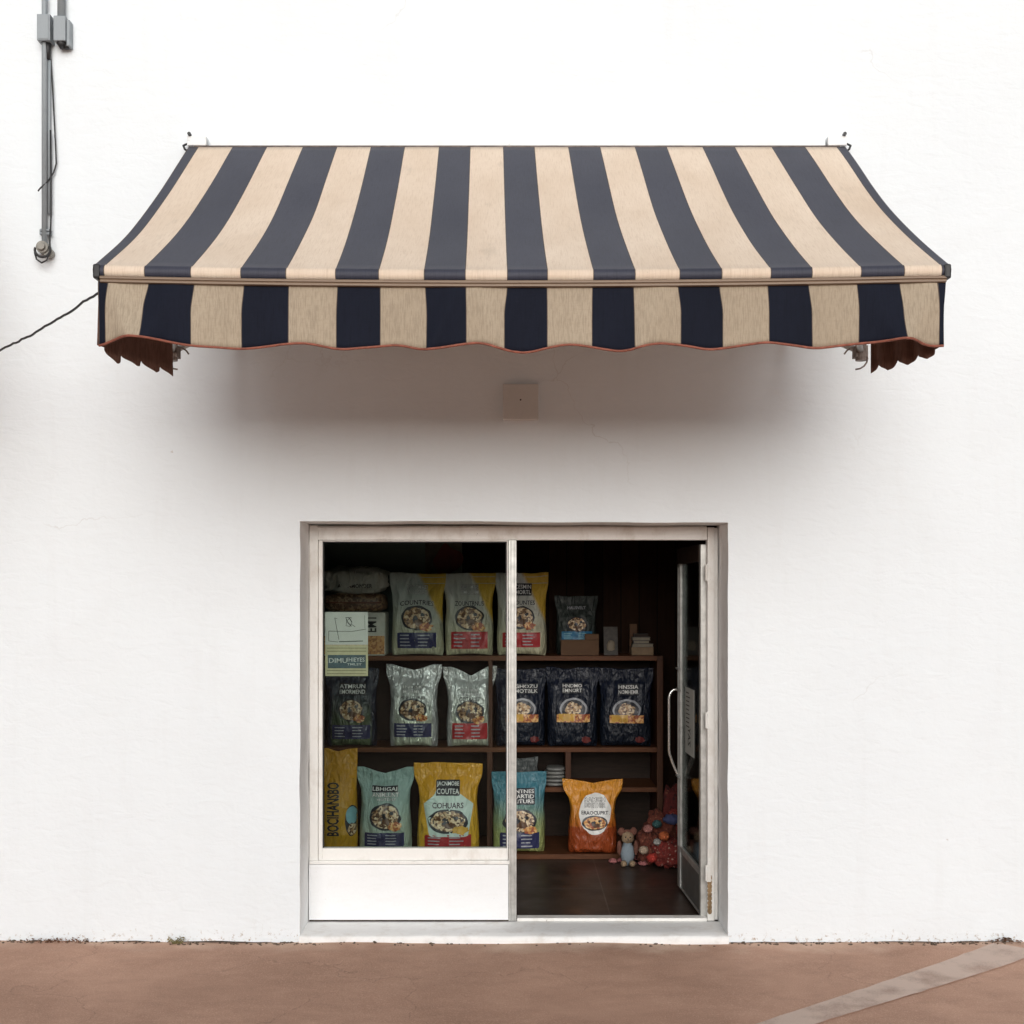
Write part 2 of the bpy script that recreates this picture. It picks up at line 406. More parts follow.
# reveal: left, top, right
g = G()
ring = [wallp(OX0, z) for z in zs if z <= OZ1] + [wallp(x, OZ1) for x in xs if OX0 < x < OX1] + [wallp(OX1, z) for z in reversed(zs) if z <= OZ1]
def rfn(i, t):
    p = ring[i]; return (p[0], lerp(p[1], RB, t), p[2])
g.grid(rfn, list(range(len(ring))), [0, .04, .3, .6, 1])
mesh('reveal', g, M_reveal, shop, smooth=False)
g = G()
g.box(-9, 9, .03, .06, -.05, .09, 0)                          # footing behind the ragged plaster edge
fo = G().box(-9, OX0 - .02, .014, .05, -.05, .10).box(OX1 + .02, 9, .014, .05, -.05, .10)
mesh('footing', fo, simple('dark_footing', (.07, .05, .04), .9, 0, .4, 30), shop)
# shell of the building
sh = G().box(-9, 9, .02, 6, 6.37, 6.5).box(-9.0, -8.9, .02, 6, 0, 6.37).box(8.9, 9.0, .02, 6, 0, 6.37).box(-9, 9, 5.9, 6.0, 0, 6.37)
mesh('shell', sh, M_wall, shop)
RX0, RX1, RYB, RZC, RZF = -1.52, 1.62, 2.74, 2.72, .036
iw = G().box(RX0 - .1, OX0 - .012, .2, RB, 0, RZC).box(OX1 + .012, RX1 + .1, .2, RB, 0, RZC).box(OX0 - .012, OX1 + .012, .2, RB, OZ1 + .012, RZC)
iw.box(RX0 - .1, RX0, RB, RYB + .1, 0, RZC).box(RX1, RX1 + .1, RB, RYB + .1, 0, RZC)
mesh('interior_wall', iw, M_inner, shop)
# back wall: plaster to the left, planks to the right
mesh('rear_wall', G().box(RX0 - .1, -.52, RYB, RYB + .1, 0, RZC), M_inner, shop)
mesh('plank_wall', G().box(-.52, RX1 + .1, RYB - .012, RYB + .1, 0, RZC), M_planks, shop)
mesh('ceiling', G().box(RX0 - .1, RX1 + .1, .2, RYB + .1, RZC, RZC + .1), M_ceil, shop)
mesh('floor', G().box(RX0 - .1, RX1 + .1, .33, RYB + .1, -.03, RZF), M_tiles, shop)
# door sill
def sillf(u, v):
    return None
sg = G(); sx = [lerp(OX0 - .004, OX1 + .004, i / 90) for i in range(91)]
prof = [(-.012, -.02), (-.016, .012), (-.012, .034), (-.002, .0405), (.08, .0415), (.2, .042), (.296, .042)]
def sf(x, k):
    y, z = prof[k]; e = 1 if k < 4 else .3
    return (x, y + e * (.004 * nz(x * 7, k * .3) + .003 * nz(x * 25, 1)), z + e * (.003 * nz(x * 9, 4 + k * .2) + .002 * nz(x * 40, 2)) - (0.0 if k else .02))
sg.grid(sf, sx, list(range(len(prof))))
mesh('sill', sg, M_sill, shop, smooth=True)

# fixed frame round both lights
fx = lambda p: wx(p, FY); fz = lambda p: wz(p, FY)
fr = G()
zt0, zt1 = fz(540), fz(527)
fr.box(OX0 + .003, fx(318), FY, FY + .07, .044, zt1 + .01)                      # left jamb
fr.box(fx(318), fx(707), FY - .004, FY + .07, zt0, zt1)                          # head
fr.box(fx(318), fx(707), FY + .012, FY + .06, zt1 + .001, OZ1 - .004)
fr.box(fx(707.5), fx(714.5), FY - .002, FY + .07, .044, zt1 - .002)                # right jamb
fr.box(fx(714.7), OX1 - .004, FY + .02, FY + .06, .044, zt1 - .004)
mesh('door_frame', fr, M_frame, shop, bevel=.003)
mu = G().box(fx(508.5), fx(516.5), FY - .012, FY + .07, .046, zt0 - .001)
mu.box(fx(510.5), fx(511.5), FY - .016, FY - .0125, .05, zt0 - .004).box(fx(513.8), fx(514.8), FY - .016, FY - .0125, .05, zt0 - .004)
mesh('mullion', mu, M_alu, shop, bevel=.002)
mesh('threshold', G().box(fx(517), fx(707), FY - .01, FY + .06, .043, .062), M_frame, shop, bevel=.003)
# window with kick panel
win = G(); wl, wr, wb, wt = fx(318.3), fx(508.2), fz(860), zt0 - .002
il, ir, ib, it = fx(322.3), fx(506.8), fz(848.5), fz(541.5)
win.box(wl, il, FY + .004, FY + .055, wb, wt).box(ir, wr, FY + .004, FY + .055, wb, wt)
win.box(il, ir, FY + .004, FY + .055, wb, ib).box(il, ir, FY + .004, FY + .055, it, wt)
wino = mesh('window', win, M_frame, shop, bevel=.003)
gk = .006
gs = G().box(il, il + gk, FY + .02, FY + .04, ib, it).box(ir - gk, ir, FY + .02, FY + .04, ib, it).box(il + gk, ir - gk, FY + .02, FY + .04, it - gk, it)
mesh('gasket', gs, M_gasket, wino)
mesh('pane', G().box(il + .001, ir - .001, FY + .028, FY + .033, ib + .001, it - .001), M_glass, wino)
mesh('ledge', G().box(OX0 + .006, fx(509.5), FY - .022, FY + .06, fz(863.6), wb - .001), M_frame, wino, bevel=.004)
kp = G(); kx = [lerp(OX0 + .004, fx(508.3), i / 40) for i in range(41)]; kz = [lerp(.054, fz(864), i / 14) for i in range(15)]
kp.grid(lambda x, z: (x, FY - .017 + .0015 * nz(x * 3, z * 6), z), kx, kz)
kp.box(OX0 + .004, fx(508.3), FY - .012, FY + .06, .0535, fz(864.2))
mesh('kick_panel', kp, M_board, wino)

mesh('joint', G().box(OX0 + .006, fx(508.2), FY - .0145, FY, .0455, .053), simple('dark_joint_gap', (.05, .035, .025), .9, 0, .4, 30), wino)  # dark brown strip filling the gap under the kick panel
# open door leaf, hinged on the right jamb
door = None
dh = Vector((1.113, FY + .045)); df = Vector((1.082, 1.13)); dd = (df - dh); DL = dd.length; dd.normalize(); dn = Vector((-dd.y, dd.x))   # dn: towards the left face
if dn.x > 0: dn = -dn
TH = .04; DZ0, DZ1 = .055, 2.215
def dp(a, n, z):
    q = dh + dd * a + dn * n; return (q.x, q.y, z)
def dbox(g, a0, a1, n0, n1, z0, z1, mi=0):
    vs = [dp(a, n, z) for z in (z0, z1) for n in (n0, n1) for a in (a0, a1)]
    return g.add(vs, [(0, 2, 3, 1), (4, 5, 7, 6), (0, 1, 5, 4), (2, 6, 7, 3), (0, 4, 6, 2), (1, 3, 7, 5)], mi)
g = G()
dbox(g, 0.0, .05, -TH / 2, TH / 2, DZ0, DZ1)
dbox(g, DL - .085, DL, -TH / 2, TH / 2, DZ0, DZ1)
dbox(g, DL - .060, DL - .052, TH / 2, TH / 2 + .004, .32, DZ1 - .12); dbox(g, DL - .03, DL - .022, TH / 2, TH / 2 + .004, .32, DZ1 - .12)
dbox(g, .05, DL - .085, -TH / 2 + .002, TH / 2 - .002, .285, .325)
dbox(g, .05, DL - .085, -TH / 2 + .002, TH / 2 - .002, DZ0, DZ0 + .012)
doro = mesh('door', g, M_alu, shop, bevel=.003)
g = G(); dbox(g, .051, DL - .086, -.004, .004, .326, DZ1 - .101); mesh('pane', g, M_glass2, doro)
g = G(); dbox(g, .051, DL - .0855, -.012, .012, DZ0 + .013, .284); mesh('kick_plate', g, M_aluD, doro)
g = G(); dbox(g, .0505, DL + .001, -TH / 2 - .003, TH / 2 + .003, DZ1 - .10, DZ1 + .001); mesh('top_rail', g, M_darkwood, doro, bevel=.003)
# D handle
hz0, hz1 = wz(775, 1.12), wz(689, 1.12); ha = DL - .042
pts = []
for t in range(0, 9):
    an = math.pi / 2 * t / 8; pts.append(dp(ha, TH / 2 + .004 + .034 * math.sin(an) + .028, hz1 - .045 + .045 * math.cos(an) if False else hz1 - .05 * (1 - math.cos(an))))
pts = [dp(ha, TH / 2 - .002, hz1), dp(ha, TH / 2 + .02, hz1)] + [dp(ha, TH / 2 + .02 + .042 * math.sin(math.pi / 2 * t / 6), hz1 - .06 * (1 - math.cos(math.pi / 2 * t / 6))) for t in range(1, 7)]
pts += [dp(ha, TH / 2 + .062, lerp(hz1 - .08, hz0 + .17, k / 4)) for k in range(5)]
pts += [dp(ha, TH / 2 + .058, hz0 + .14), dp(ha, TH / 2 + .042, hz0 + .09), dp(ha, TH / 2 + .022, hz0 + .04), dp(ha, TH / 2 + .008, hz0 + .01), dp(ha, TH / 2 - .004, hz0)]
mesh('handle', G().tube(pts, .0085, 10), M_chrome, doro, smooth=True)
for z in (hz1, hz0, wz(668, 1.12)):
    mesh('lock_bar', G().tube([dp(ha + .03, TH / 2 + .010, z), dp(ha - .10, TH / 2 + .010, z)], .007, 8), M_zinc, doro, smooth=True)
for z in (2.05, 1.2, .32):
    hg = G()
    hg.tube([(1.121, FY - .006, z - .045), (1.121, FY - .006, z + .045)], .009, 8)
    hg.box(1.123, 1.145, FY - .008, FY - .003, z - .05, z + .05)
    mesh('hinge', hg, M_frame, doro)
rs = G()
for k in range(9): rs.blob((1.138 + .008 * nz(k, 2), FY - .004, .10 + .024 * k), (.014, .004, .016), 8, 5, 0, .5, 8, k)
mesh('rust_patch', rs, simple('flaking_rust', (.26, .17, .09), .95, 0, .5, 50, .5), doro)

# notice on the door glass
M_paper = simple('aged_paper', (.46, .47, .44), .8, 0, .06, 9)
M_ink = simple('black_ink', (.025, .025, .028), .7)
na, nb, nz0, nz1 = .27, .57, wz(756, .72), wz(689, .72)
g = G()
dbox(g, na, nb, .0065, .0085, nz0, nz1)
t = thing('door_notice', 'white paper notice stuck to the glass of the open door', 'notice', dp((na + nb) / 2, .007, nz0))
mesh('sheet', g, M_paper, t)
g = G(); Wn = nb - na; Hn = nz1 - nz0
for k in range(9):
    z = nz1 - .035 - .026 * k; L = .10 + .13 * abs(nz(k * 1.7, 4))
    dbox(g, nb - .03 - L, nb - .03, .0087, .0092, z, z + .007)
vs, fs = text2d('ZAY', .02)
g.add([dp(na + .20 - y * .12, .0092, nz0 + .05 + x * .06) for x, y in vs], fs)
mesh('lettering', g, M_ink, t)

# ------------------------------------------------------------------ awning
OUT = 1.63
ZT, ZF = 4.378, 3.331
top_px = [189, 198.5, 233, 267, 303, 337, 371, 404.5, 439, 470, 503, 534, 568, 599.5, 634.5, 666, 702, 734, 771, 804, 836, 845]
fr_px = [94, 104.5, 145, 191, 241, 286, 335.5, 378.5, 424, 465, 507, 547, 593, 634.5, 679, 721, 770, 811, 860, 903, 940.5, 950]
val_px = [99, 106, 144, 190.7, 241, 288, 336, 380, 426.5, 466, 504, 547, 591.7, 634, 680.5, 722.6, 768.7, 811.7, 858.5, 902, 938.5, 943.5]
FS = F / (CAMD - OUT)
Xt = [(p - CX) / sc(-.06) for p in top_px]; Xf = [(p - CX) / FS for p in fr_px]; Xv = [(p - CX) / FS for p in val_px]
def bow(x): return .020 * (1 - min(1, abs(x) / 1.77) ** 2)          # the front bar sags in the middle
def canopy(xt, xf, t):
    if t <= 1:
        x = lerp(xt, xf, t); out = lerp(.06, OUT - .012, t)
        z = lerp(ZT, ZF, t) - .050 * math.sin(math.pi * t ** 1.2) * (1 + .12 * nz(x * 1.1, 3)) - bow(x) * t
        z += .010 * nz(x * 2.0, t * 3, 2) * math.sin(math.pi * min(t, 1)) + .006 * nz(x * 6, t * 2.2, 9) * math.sin(math.pi * t)
        return (x, -out, z)
    a = (t - 1) * math.pi * .95; r = .028                              # wrapped over the front bar
    return (xf, -(OUT - .012 + r * math.sin(a)), ZF - bow(xf) - r * (1 - math.cos(a)))
aw = thing('striped_awning', 'navy and beige striped canvas awning with a wavy hanging valance on the white wall', 'awning', (0, -.06, wz(142)))
g = G(); ts = [i / 26 for i in range(27)] + [1 + i / 6 for i in range(1, 7)]
nb_ = len(top_px) - 1
for k in range(nb_):
    e = .0035
    for (u0, u1, mi) in ((0, e / (Xf[k + 1] - Xf[k]), 2), (e / (Xf[k + 1] - Xf[k]), 1, k % 2)):
        us = [lerp(u0, u1, q / 5) for q in range(6)] if mi != 2 else [u0, u1]
        g.grid(lambda u, t: canopy(lerp(Xt[k], Xt[k + 1], u), lerp(Xf[k], Xf[k + 1], u), t), us, ts, {0: 0, 1: 1, 2: 2}[mi])
mesh('canopy', g, [M_navy, M_beige, M_seam], aw, smooth=True, solid=.003)
# valance
vb_px = [(99, 346), (106, 345), (117, 340), (140, 339.5), (165, 342), (190, 345.8), (241, 349), (289, 343.5), (308, 343), (340, 350), (380, 346.6), (400, 344.6), (427, 351.6), (466, 343.6), (482, 342.5), (504, 351), (527, 353), (551, 347), (570, 344), (594, 347.5), (624, 353), (657, 343.5), (682, 345), (710, 350), (768, 342), (814, 349), (858, 343.5), (908, 341), (928, 347), (944, 345.5)]
VTZ = wz(281.5, -OUT)
def vfold(x, v):
    px = CX + x * FS; y = 0
    for c, dirn, amp, wd in ((118, 1, .035, 16), (165, -1, .028, 20), (447, -1, .022, 14), (486, 1, .02, 16), (655, -1, .024, 18), (922, -1, .035, 17), (880, 1, .018, 16)):
        cc = c + dirn * (v - .4) * 26
        y -= 1.7 * amp * math.exp(-(abs(px - cc) / wd) ** 1.5) * v ** .7
    return y + .012 * v * nz(x * 4.5, 1.5) + .006 * v * nz(x * 11, v * 1.5)
def valp(x, v):
    px = CX + x * FS
    zb = wz(interp(vb_px, px), -OUT)
    zb2 = sum(wz(interp(vb_px, px + q), -OUT) for q in (-8, -4, 0, 4, 8)) / 5
    z0 = VTZ - bow(x) + .014
    y = -OUT + .002 + vfold(x, v)
    xx = x
    return (xx, y, lerp(z0, zb2, v))
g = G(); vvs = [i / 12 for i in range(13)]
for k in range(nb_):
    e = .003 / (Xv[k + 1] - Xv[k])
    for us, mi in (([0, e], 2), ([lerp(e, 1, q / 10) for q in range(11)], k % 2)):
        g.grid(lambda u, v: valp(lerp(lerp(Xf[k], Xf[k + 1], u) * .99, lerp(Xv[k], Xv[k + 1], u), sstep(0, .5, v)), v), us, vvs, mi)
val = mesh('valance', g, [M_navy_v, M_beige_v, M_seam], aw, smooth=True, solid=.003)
px_s = [lerp(Xv[0], Xv[-1], i / 260) for i in range(261)]
mesh('piping', G().tube([(lambda p: (p[0], p[1], p[2]))(valp(x, 1)) for x in px_s], .0055, 6), M_piping, val, smooth=True)
# front bar and tan rail below it
bx = [lerp(Xf[0] + .012, Xf[-1] - .012, i / 30) for i in range(31)]
mesh('front_bar', G().tube([(x, -OUT + .012, ZF - .030 - bow(x)) for x in bx], .024, 12), M_rail_tan, aw, smooth=True)
g = G()
def railf(x, k):
    pr = [(-.016, -.052), (-.020, -.057), (-.020, -.063), (-.014, -.066), (-.017, -.070), (-.017, -.077), (-.008, -.080), (.02, -.080), (.02, -.052)]
    return (x, -OUT + pr[k][0], ZF - bow(x) + pr[k][1])
g.grid(railf, [lerp(Xf[0] + .03, Xf[-1] - .02, i / 30) for i in range(31)], list(range(9)))
mesh('front_rail', g, M_rail_tan, aw)
for sgn, xx in ((-1, Xf[0]), (1, Xf[-1])):
    g = G().box(min(xx, xx - sgn * .030), max(xx, xx - sgn * .030), -OUT - .022, -OUT + .05, ZF - .064, ZF - .002)
    mesh('end_cap', g, M_black, aw, bevel=.008)
# loose returns at both ends of the valance
for sgn in (-1, 1):
    X0 = Xv[0] if sgn < 0 else Xv[-1]
    path = [Vector((X0, -OUT + .012)), Vector((X0 + (-sgn) * .012, -OUT + .10)), Vector((X0 - sgn * .07, -OUT + .20)), Vector((X0 - sgn * .14, -OUT + .29)), Vector((X0 - sgn * .205, -OUT + .37))]
    def rp(u, v, sgn=sgn, path=path):
        q = u * (len(path) - 1); i = min(int(q), len(path) - 2); p = path[i].lerp(path[i + 1], q - i)
        w = .012 * math.sin(u * 27 + sgn) * (.3 + .7 * v)
        k = (u * 4.3 + .2) % 1.0; cusp = 1 - abs(k - .55) / .55
        zb = lerp(wz(345, -OUT), 2.955 + (.012 if sgn > 0 else 0), u) - .052 * cusp * sstep(.08, .3, u) * (.75 + .5 * nz(u * 5, sgn * 3)) + .006 * nz(u * 13, sgn)
        return (p.x + w * .8, p.y + w, lerp(VTZ + .005, zb, v))
    mesh('loose_return', G().grid(rp, [i / 90 for i in range(91)], [i / 8 for i in range(9)]), M_flap, aw, smooth=True, solid=.003)
    # folding arm
    sh_ = Vector((sgn * 1.52, -.05, 3.42)); el = Vector((sgn * (1.69 if sgn < 0 else 1.735), -.70, 3.135)); tip = Vector((sgn * 1.42, -OUT + .05, ZF - .03))
    arm = mesh('folding_arm', G().tube([sh_, el], .016, 10).tube([el, tip], .014, 10), M_zinc, aw, smooth=True)
    kk = G().tube([el + Vector((0, 0, -.045)), el + Vector((0, 0, .045))], .028, 12)
    kk.box(el.x - .03, el.x + .03, el.y - .02, el.y + .05, el.z - .028, el.z + .028)
    lp = [el + Vector((sgn * -.03 + sgn * .06 * math.sin(a), -.01, .02 - .055 * (1 - math.cos(a)))) for a in [math.pi * k / 8 for k in range(-3, 9)]]
    kk.tube(lp, .0045, 6)
    mesh('elbow_joint', kk, M_rust, arm, smooth=False)
    wb_ = G().box(sgn * 1.52 - .05, sgn * 1.52 + .05, -.03, -.002, 3.34, 3.50).box(sgn * 1.52 - .02, sgn * 1.52 + .02, -.07, -.03, 3.38, 3.46)
    mesh('wall_bracket', wb_, M_rust, arm, bevel=.004)
# head rail on the wall and end brackets
hr0, hr1 = wx(210, -.06), wx(826, -.06)
mesh('head_rail', G().box(hr0, hr1, -.05, .004, wz(146, -.05), wz(139, -.05))  , M_white_metal, aw, bevel=.003)
mesh('rail_shadow_strip', G().box(hr0 + .005, hr1 - .005, -.056, .004, wz(147.8, -.05), wz(146.1, -.05)), simple('shadow_gap_brown', (.10, .075, .055), .6, 0, .3, 30), aw)  # dark strip painted in as the shadow gap under the head rail
mesh('roller_tube', G().tube([(Xt[0] + .03, -.05, ZT - .012), (Xt[-1] - .03, -.05, ZT - .012)], .022, 12), M_rust, aw, smooth=True)
for sgn, x in ((-1, wx(191, -.06)), (1, wx(843, -.06))):
    zc = wz(142, -.06)
    b = mesh('end_bracket', G().box(min(x + sgn * .02, x - sgn * .085), max(x + sgn * .02, x - sgn * .085), -.07, .004, zc - .022, zc + .032), M_white_metal, aw, bevel=.004)
    g = G().tube([(x + sgn * .005, -.06, zc + .038), (x + sgn * .005, -.085, zc + .038)], .010, 8)
    g.tube([(x + sgn * .03, -.03, zc - .0), (x + sgn * .042, -.06, zc - .02), (x + sgn * .03, -.075, zc - .045), (x + sgn * .02, -.06, zc - .05)], .006, 6)
    mesh('bolt', g, M_black, b)
# wire leaving the awning to the left
W0 = Vector((Xf[0] + .045, -OUT + .04, ZF - .085)); W1 = Vector((-3.15, -.02, 3.16)); pts = []
for i in range(61):
    u = i / 60; p = W0.lerp(W1, u); pts.append((p.x, p.y, p.z - .05 * math.sin(math.pi * u) + .008 * nz(u * 14, 2) + .006 * nz(u * 37, 5)))
wr_ = mesh('black_wire', G().tube(pts, .0055, 6), M_black, smooth=True, at=tuple(W1))
tag(wr_, 'thin wavy black wire running off to the left from the awning corner', 'wire')

# the next awning along the wall: its edge shades the left side of the picture
nb2 = aw.copy(); C.objects.link(nb2); nb2.location.x += -2.93 - Xf[-1]
nb2['label'] = 'next striped awning along the wall beyond the left end of the black wire'
for ch in list(aw.children):
    c2 = ch.copy(); C.objects.link(c2); c2.parent = nb2
    for gch in ch.children:
        g2 = gch.copy(); C.objects.link(g2); g2.parent = c2
aw['group'] = nb2['group'] = 'striped awnings along the wall'
# ------------------------------------------------------------------ fittings on the wall
p0 = wx(502.8); p1 = wx(538.3); q0 = wz(420.5); q1 = wz(385)
t = thing('blank_cover_plate', 'small square painted cover plate on the wall under the awning', 'cover plate', ((p0 + p1) / 2, -.005, q0))
mesh('plate', G().box(p0, p1, -.042, .004, q0, q1), m_painted('plate_paint', (.68, .67, .65), (.55, .53, .5), .3, .6, 12), t, bevel=.004)
mesh('screw', G().tube([((p0 + p1) / 2, -.040, (q0 + q1) / 2 + .01), ((p0 + p1) / 2, -.0445, (q0 + q1) / 2 + .01)], .005, 8), M_black, t)

# left conduit
cxa = wx(44.6, -.035); zA = wz(247, -.035)
t = thing('wall_conduit', 'long grey conduit ending in a round black fitting on the upper left wall', 'conduit', (cxa, -.035, zA))
mesh('pipe', G().tube([(cxa, -.035, 6.3), (cxa, -.035, wz(247, -.035))], .0155, 12), M_pipe, t, smooth=True)
mesh('second_pipe', G().tube([(cxa + .022, -.022, wz(40)), (cxa + .020, -.022, wz(215))], .0085, 10), M_pipe, t, smooth=True)
b = mesh('junction_box', G().box(wx(38.5, -.05), wx(51.5, -.05), -.075, .004, wz(42, -.05), wz(16, -.05)).box(wx(39.5, -.05), wx(50, -.05), -.079, -.0755, wz(41, -.05), wz(17, -.05)), M_pipe, t, bevel=.004)
mesh('gland', G().tube([(cxa + .004, -.04, wz(41.5)), (cxa + .004, -.04, wz(46))], .022, 12).tube([(cxa + .018, -.03, wz(42)), (cxa + .018, -.03, wz(62))], [.02, .012], 10), M_black, b, smooth=True)
g = G()
for z in (wz(232), wz(235.5)): g.tube([(cxa + .003 - .026, -.036, z), (cxa + .003 + .024, -.036, z)], .0075, 8)
g.box(cxa - .03, cxa + .03, -.03, .004, wz(236), wz(231))
mesh('clamp', g, M_pipe, t)
g = G(); cz = wz(252, -.035)
g.tube([(cxa - .005, -.004, cz + .022), (cxa - .005, -.065, cz + .022)], .034, 16).tube([(cxa - .005, -.065, cz + .022), (cxa - .005, -.085, cz + .022)], .022, 14)
g.tube([(cxa + .022, -.004, cz - .005), (cxa + .022, -.05, cz - .005)], .026, 14)
mesh('end_fitting', g, m_painted('corroded_fitting', (.30, .29, .26), (.10, .09, .08), .8, .6, 24), t, bevel=.004)
g = G().tube([(cxa - .002 + .042 * math.cos(a), -.06, cz + .006 + .040 * math.sin(a)) for a in [math.pi * (.9 + k / 24 * 1.25) for k in range(25)]], .007, 8)
mesh('rubber_loop', g, M_black, t, smooth=True)
# right conduit stub
cxb = wx(61.8, -.035)
t = thing('conduit_stub', 'short grey conduit ending in an open box at the upper left corner of the wall', 'conduit', (cxb, -.035, wz(52)))
mesh('pipe', G().tube([(cxb - .002, -.035, 6.3), (cxb - .002, -.035, wz(22))], .0215, 12), M_pipe, t, smooth=True)
b = mesh('junction_box', G().box(wx(54.5, -.05), wx(66.5, -.05), -.07, .004, wz(42, -.05), wz(17, -.05)).box(wx(66.6, -.05), wx(70, -.05), -.055, .004, wz(46, -.05), wz(20, -.05)), M_pipe, t, bevel=.004)
g = G().tube([(cxb - .01, -.035, wz(41)), (cxb - .004, -.04, wz(46)), (cxb + .012, -.045, wz(50))], .022, 10).tube([(cxb + .02, -.03, wz(44)), (cxb + .028, -.035, wz(51.5))], .014, 8)
mesh('gland', g, M_black, b, smooth=True)
# loose cable beside the conduit
cp = [(49, 38), (50, 60), (52, 90), (53.5, 120), (55, 150), (55.5, 163), (53, 172), (48, 182), (42, 190), (40.5, 194)]
pts = []
for i in range(len(cp) - 1):
    for k in range(6):
        u = k / 6; pts.append((wx(lerp(cp[i][0], cp[i + 1][0], u), -.03), -.018 - .05 * sstep(5.5, 9, i + u), wz(lerp(cp[i][1], cp[i + 1][1], u), -.03)))
cab = mesh('loose_cable', G().tube(pts, .0042, 6), M_black, smooth=True, at=pts[-1])
tag(cab, 'thin black cable looping down beside the long grey conduit', 'cable')
cp = [(50.5, 130), (51, 180), (51, 215), (50.5, 232), (52, 240), (52.5, 252), (49, 262), (44, 264.5), (39, 261), (37, 254)]
pts = [(wx(a, -.03), -.03 - (.035 if b > 238 else 0), wz(b, -.03)) for a, b in cp]
cab = mesh('tail_cable', G().tube(pts, .0048, 6), M_black, smooth=True, at=pts[-1])
tag(cab, 'black cable curling under the round fitting at the bottom of the conduit', 'cable')

# ------------------------------------------------------------------ wall base: dirt, weeds, leaves
M_soil = simple('crumbled_dirt', (.12, .085, .06), .95, 0, .5, 40)
g = G()
for k in range(700):
    x = random.uniform(-2.95, 2.95)
    if OX0 - .02 < x < OX1 + .02 and random.random() < .7: continue
    dens = .35 + .65 * (nz(x * 2.3, 11) > -.05)
    if random.random() > dens: continue
    y = -random.random() ** 2 * .05 - .004; s = random.uniform(.002, .006) * (1 if random.random() < .92 else 1.8)
    if OX0 - .02 < x < OX1 + .02: y -= .02
    g.blob((x, y, gfn(x, y)[2] + s * .35), (s * random.uniform(1, 2.2), s, s * .8), 6, 4, 0, .6, 9, k)
tag(mesh('dirt', g, M_soil), 'crumbs of dark dirt along the foot of the white wall', 'dirt', kind='stuff')
M_dry = simple('dry_weed', (.20, .17, .07), .9, 0, .4, 40); M_leafb = simple('dead_leaf', (.13, .06, .03), .85, 0, .5, 30)
def weed(label, px, n, hgt, m, spread=.05, group=None):
    x0 = wx(px); y0 = -.018; z0 = gfn(x0, y0)[2] - .004; g = G()
    for k in range(n):
        a = random.uniform(-1.2, 1.2); L = hgt * random.uniform(.4, 1); x = x0 + random.uniform(-spread, spread) * .5; yy = y0 - random.uniform(0, .02)
        pts = [(x + math.sin(a) * L * q * (.6 + .5 * q), yy - .3 * L * q * q * random.random(), z0 + L * q * (1 - .35 * q * abs(a))) for q in (0, .35, .7, 1)]
        g.tube(pts, [.0018, .0016, .0012, .0005], 4)
        for q in (1, 2, 3):
            if random.random() < .7:
                c = pts[q]; d = random.uniform(.006, .012); b = random.uniform(-1, 1)
                g.add([(c[0], c[1], c[2]), (c[0] + d * b, c[1] - .004, c[2] + d * .5), (c[0] + d * 1.6 * b, c[1] - .003, c[2] + d * .2), (c[0] + d * b, c[1] - .002, c[2] - d * .3)], [(0, 1, 2, 3)])
    return tag(mesh('dry_weed', g, m, at=(x0, y0, z0)), label, 'weed', group)
weed('dry yellowish weed at the foot of the wall left of the shop window', 180, 24, .062, M_dry, .07)
weed('low fringe of dead grass at the wall foot near the left edge', 60, 40, .035, M_leafb, .34)
g = G(); lx = wx(1003)
for k in range(46):
    x = lx + random.gauss(0, .06); y = -.012 - abs(random.gauss(0, .025)); z = gfn(x, y)[2] + random.uniform(.002, .022) * math.exp(-((x - lx) / .08) ** 2) + .003; a = random.uniform(0, 6.28); s = random.uniform(.008, .018)
    c_, s_ = math.cos(a) * s, math.sin(a) * s
    g.add([(x - c_, y - s_ * .6, z), (x + s_ * .5, y - c_ * .4, z + .006), (x + c_, y + s_ * .6, z + .002), (x - s_ * .5, y + c_ * .4, z + .007)], [(0, 1, 2, 3)])
tag(mesh('leaf_litter', g, M_leafb, at=(lx, -.02, 0)), 'small heap of brown dead leaves at the wall foot on the right', 'leaf litter', kind='stuff')

# ------------------------------------------------------------------ shelving
SY = 2.22; SB = 2.68
sx_ = lambda p: wx(p, SY); sz_ = lambda p: wz(p, SY)
SX0, SX1 = sx_(318), sx_(663)
ZTOP, ZMID, ZLOW, ZPL = sz_(656), sz_(747.5), sz_(787.5), .072
shelf = thing('shelf_unit', 'long brown wooden shelf unit along the back of the shop', 'shelf', (0, SY, RZF))
def board(name, *b, m=M_shelf): return mesh(name, G().box(*b), m, shelf, bevel=.002)
TB = .034
board('shelf_board', SX0, SX1 - .045, SY, SB, ZTOP - TB, ZTOP)
board('shelf_board', SX0, SX1 - .045, SY, SB, ZMID - TB, ZMID)
board('shelf_board', sx_(493), SX1 - .045, SY + .004, SB, ZLOW - TB, ZLOW)
board('upright', SX1 - .0445, SX1, SY - .003, SB, RZF + .002, ZTOP, m=M_post)
board('upright', SX0 - .042, SX0 - .001, SY - .003, SB, RZF + .002, ZTOP, m=M_post)
board('divider', sx_(487), sx_(492.5), SY + .003, SB, ZPL + .001, ZMID - TB - .001, m=M_post)
board('divider', sx_(487) + .01, sx_(492.5), SY + .012, SB, ZMID + .001, ZTOP - TB - .001, m=M_post)
board('divider', sx_(565.5), sx_(571), SY + .006, SB, ZLOW + .001, ZMID - TB - .001, m=M_post)
board('plinth', SX0, sx_(628), SY - .22, SB, RZF + .001, ZPL)
board('back_panel', SX0, SX1 - .045, SB + .001, SB + .018, ZPL, ZTOP - TB, m=M_darkwood)

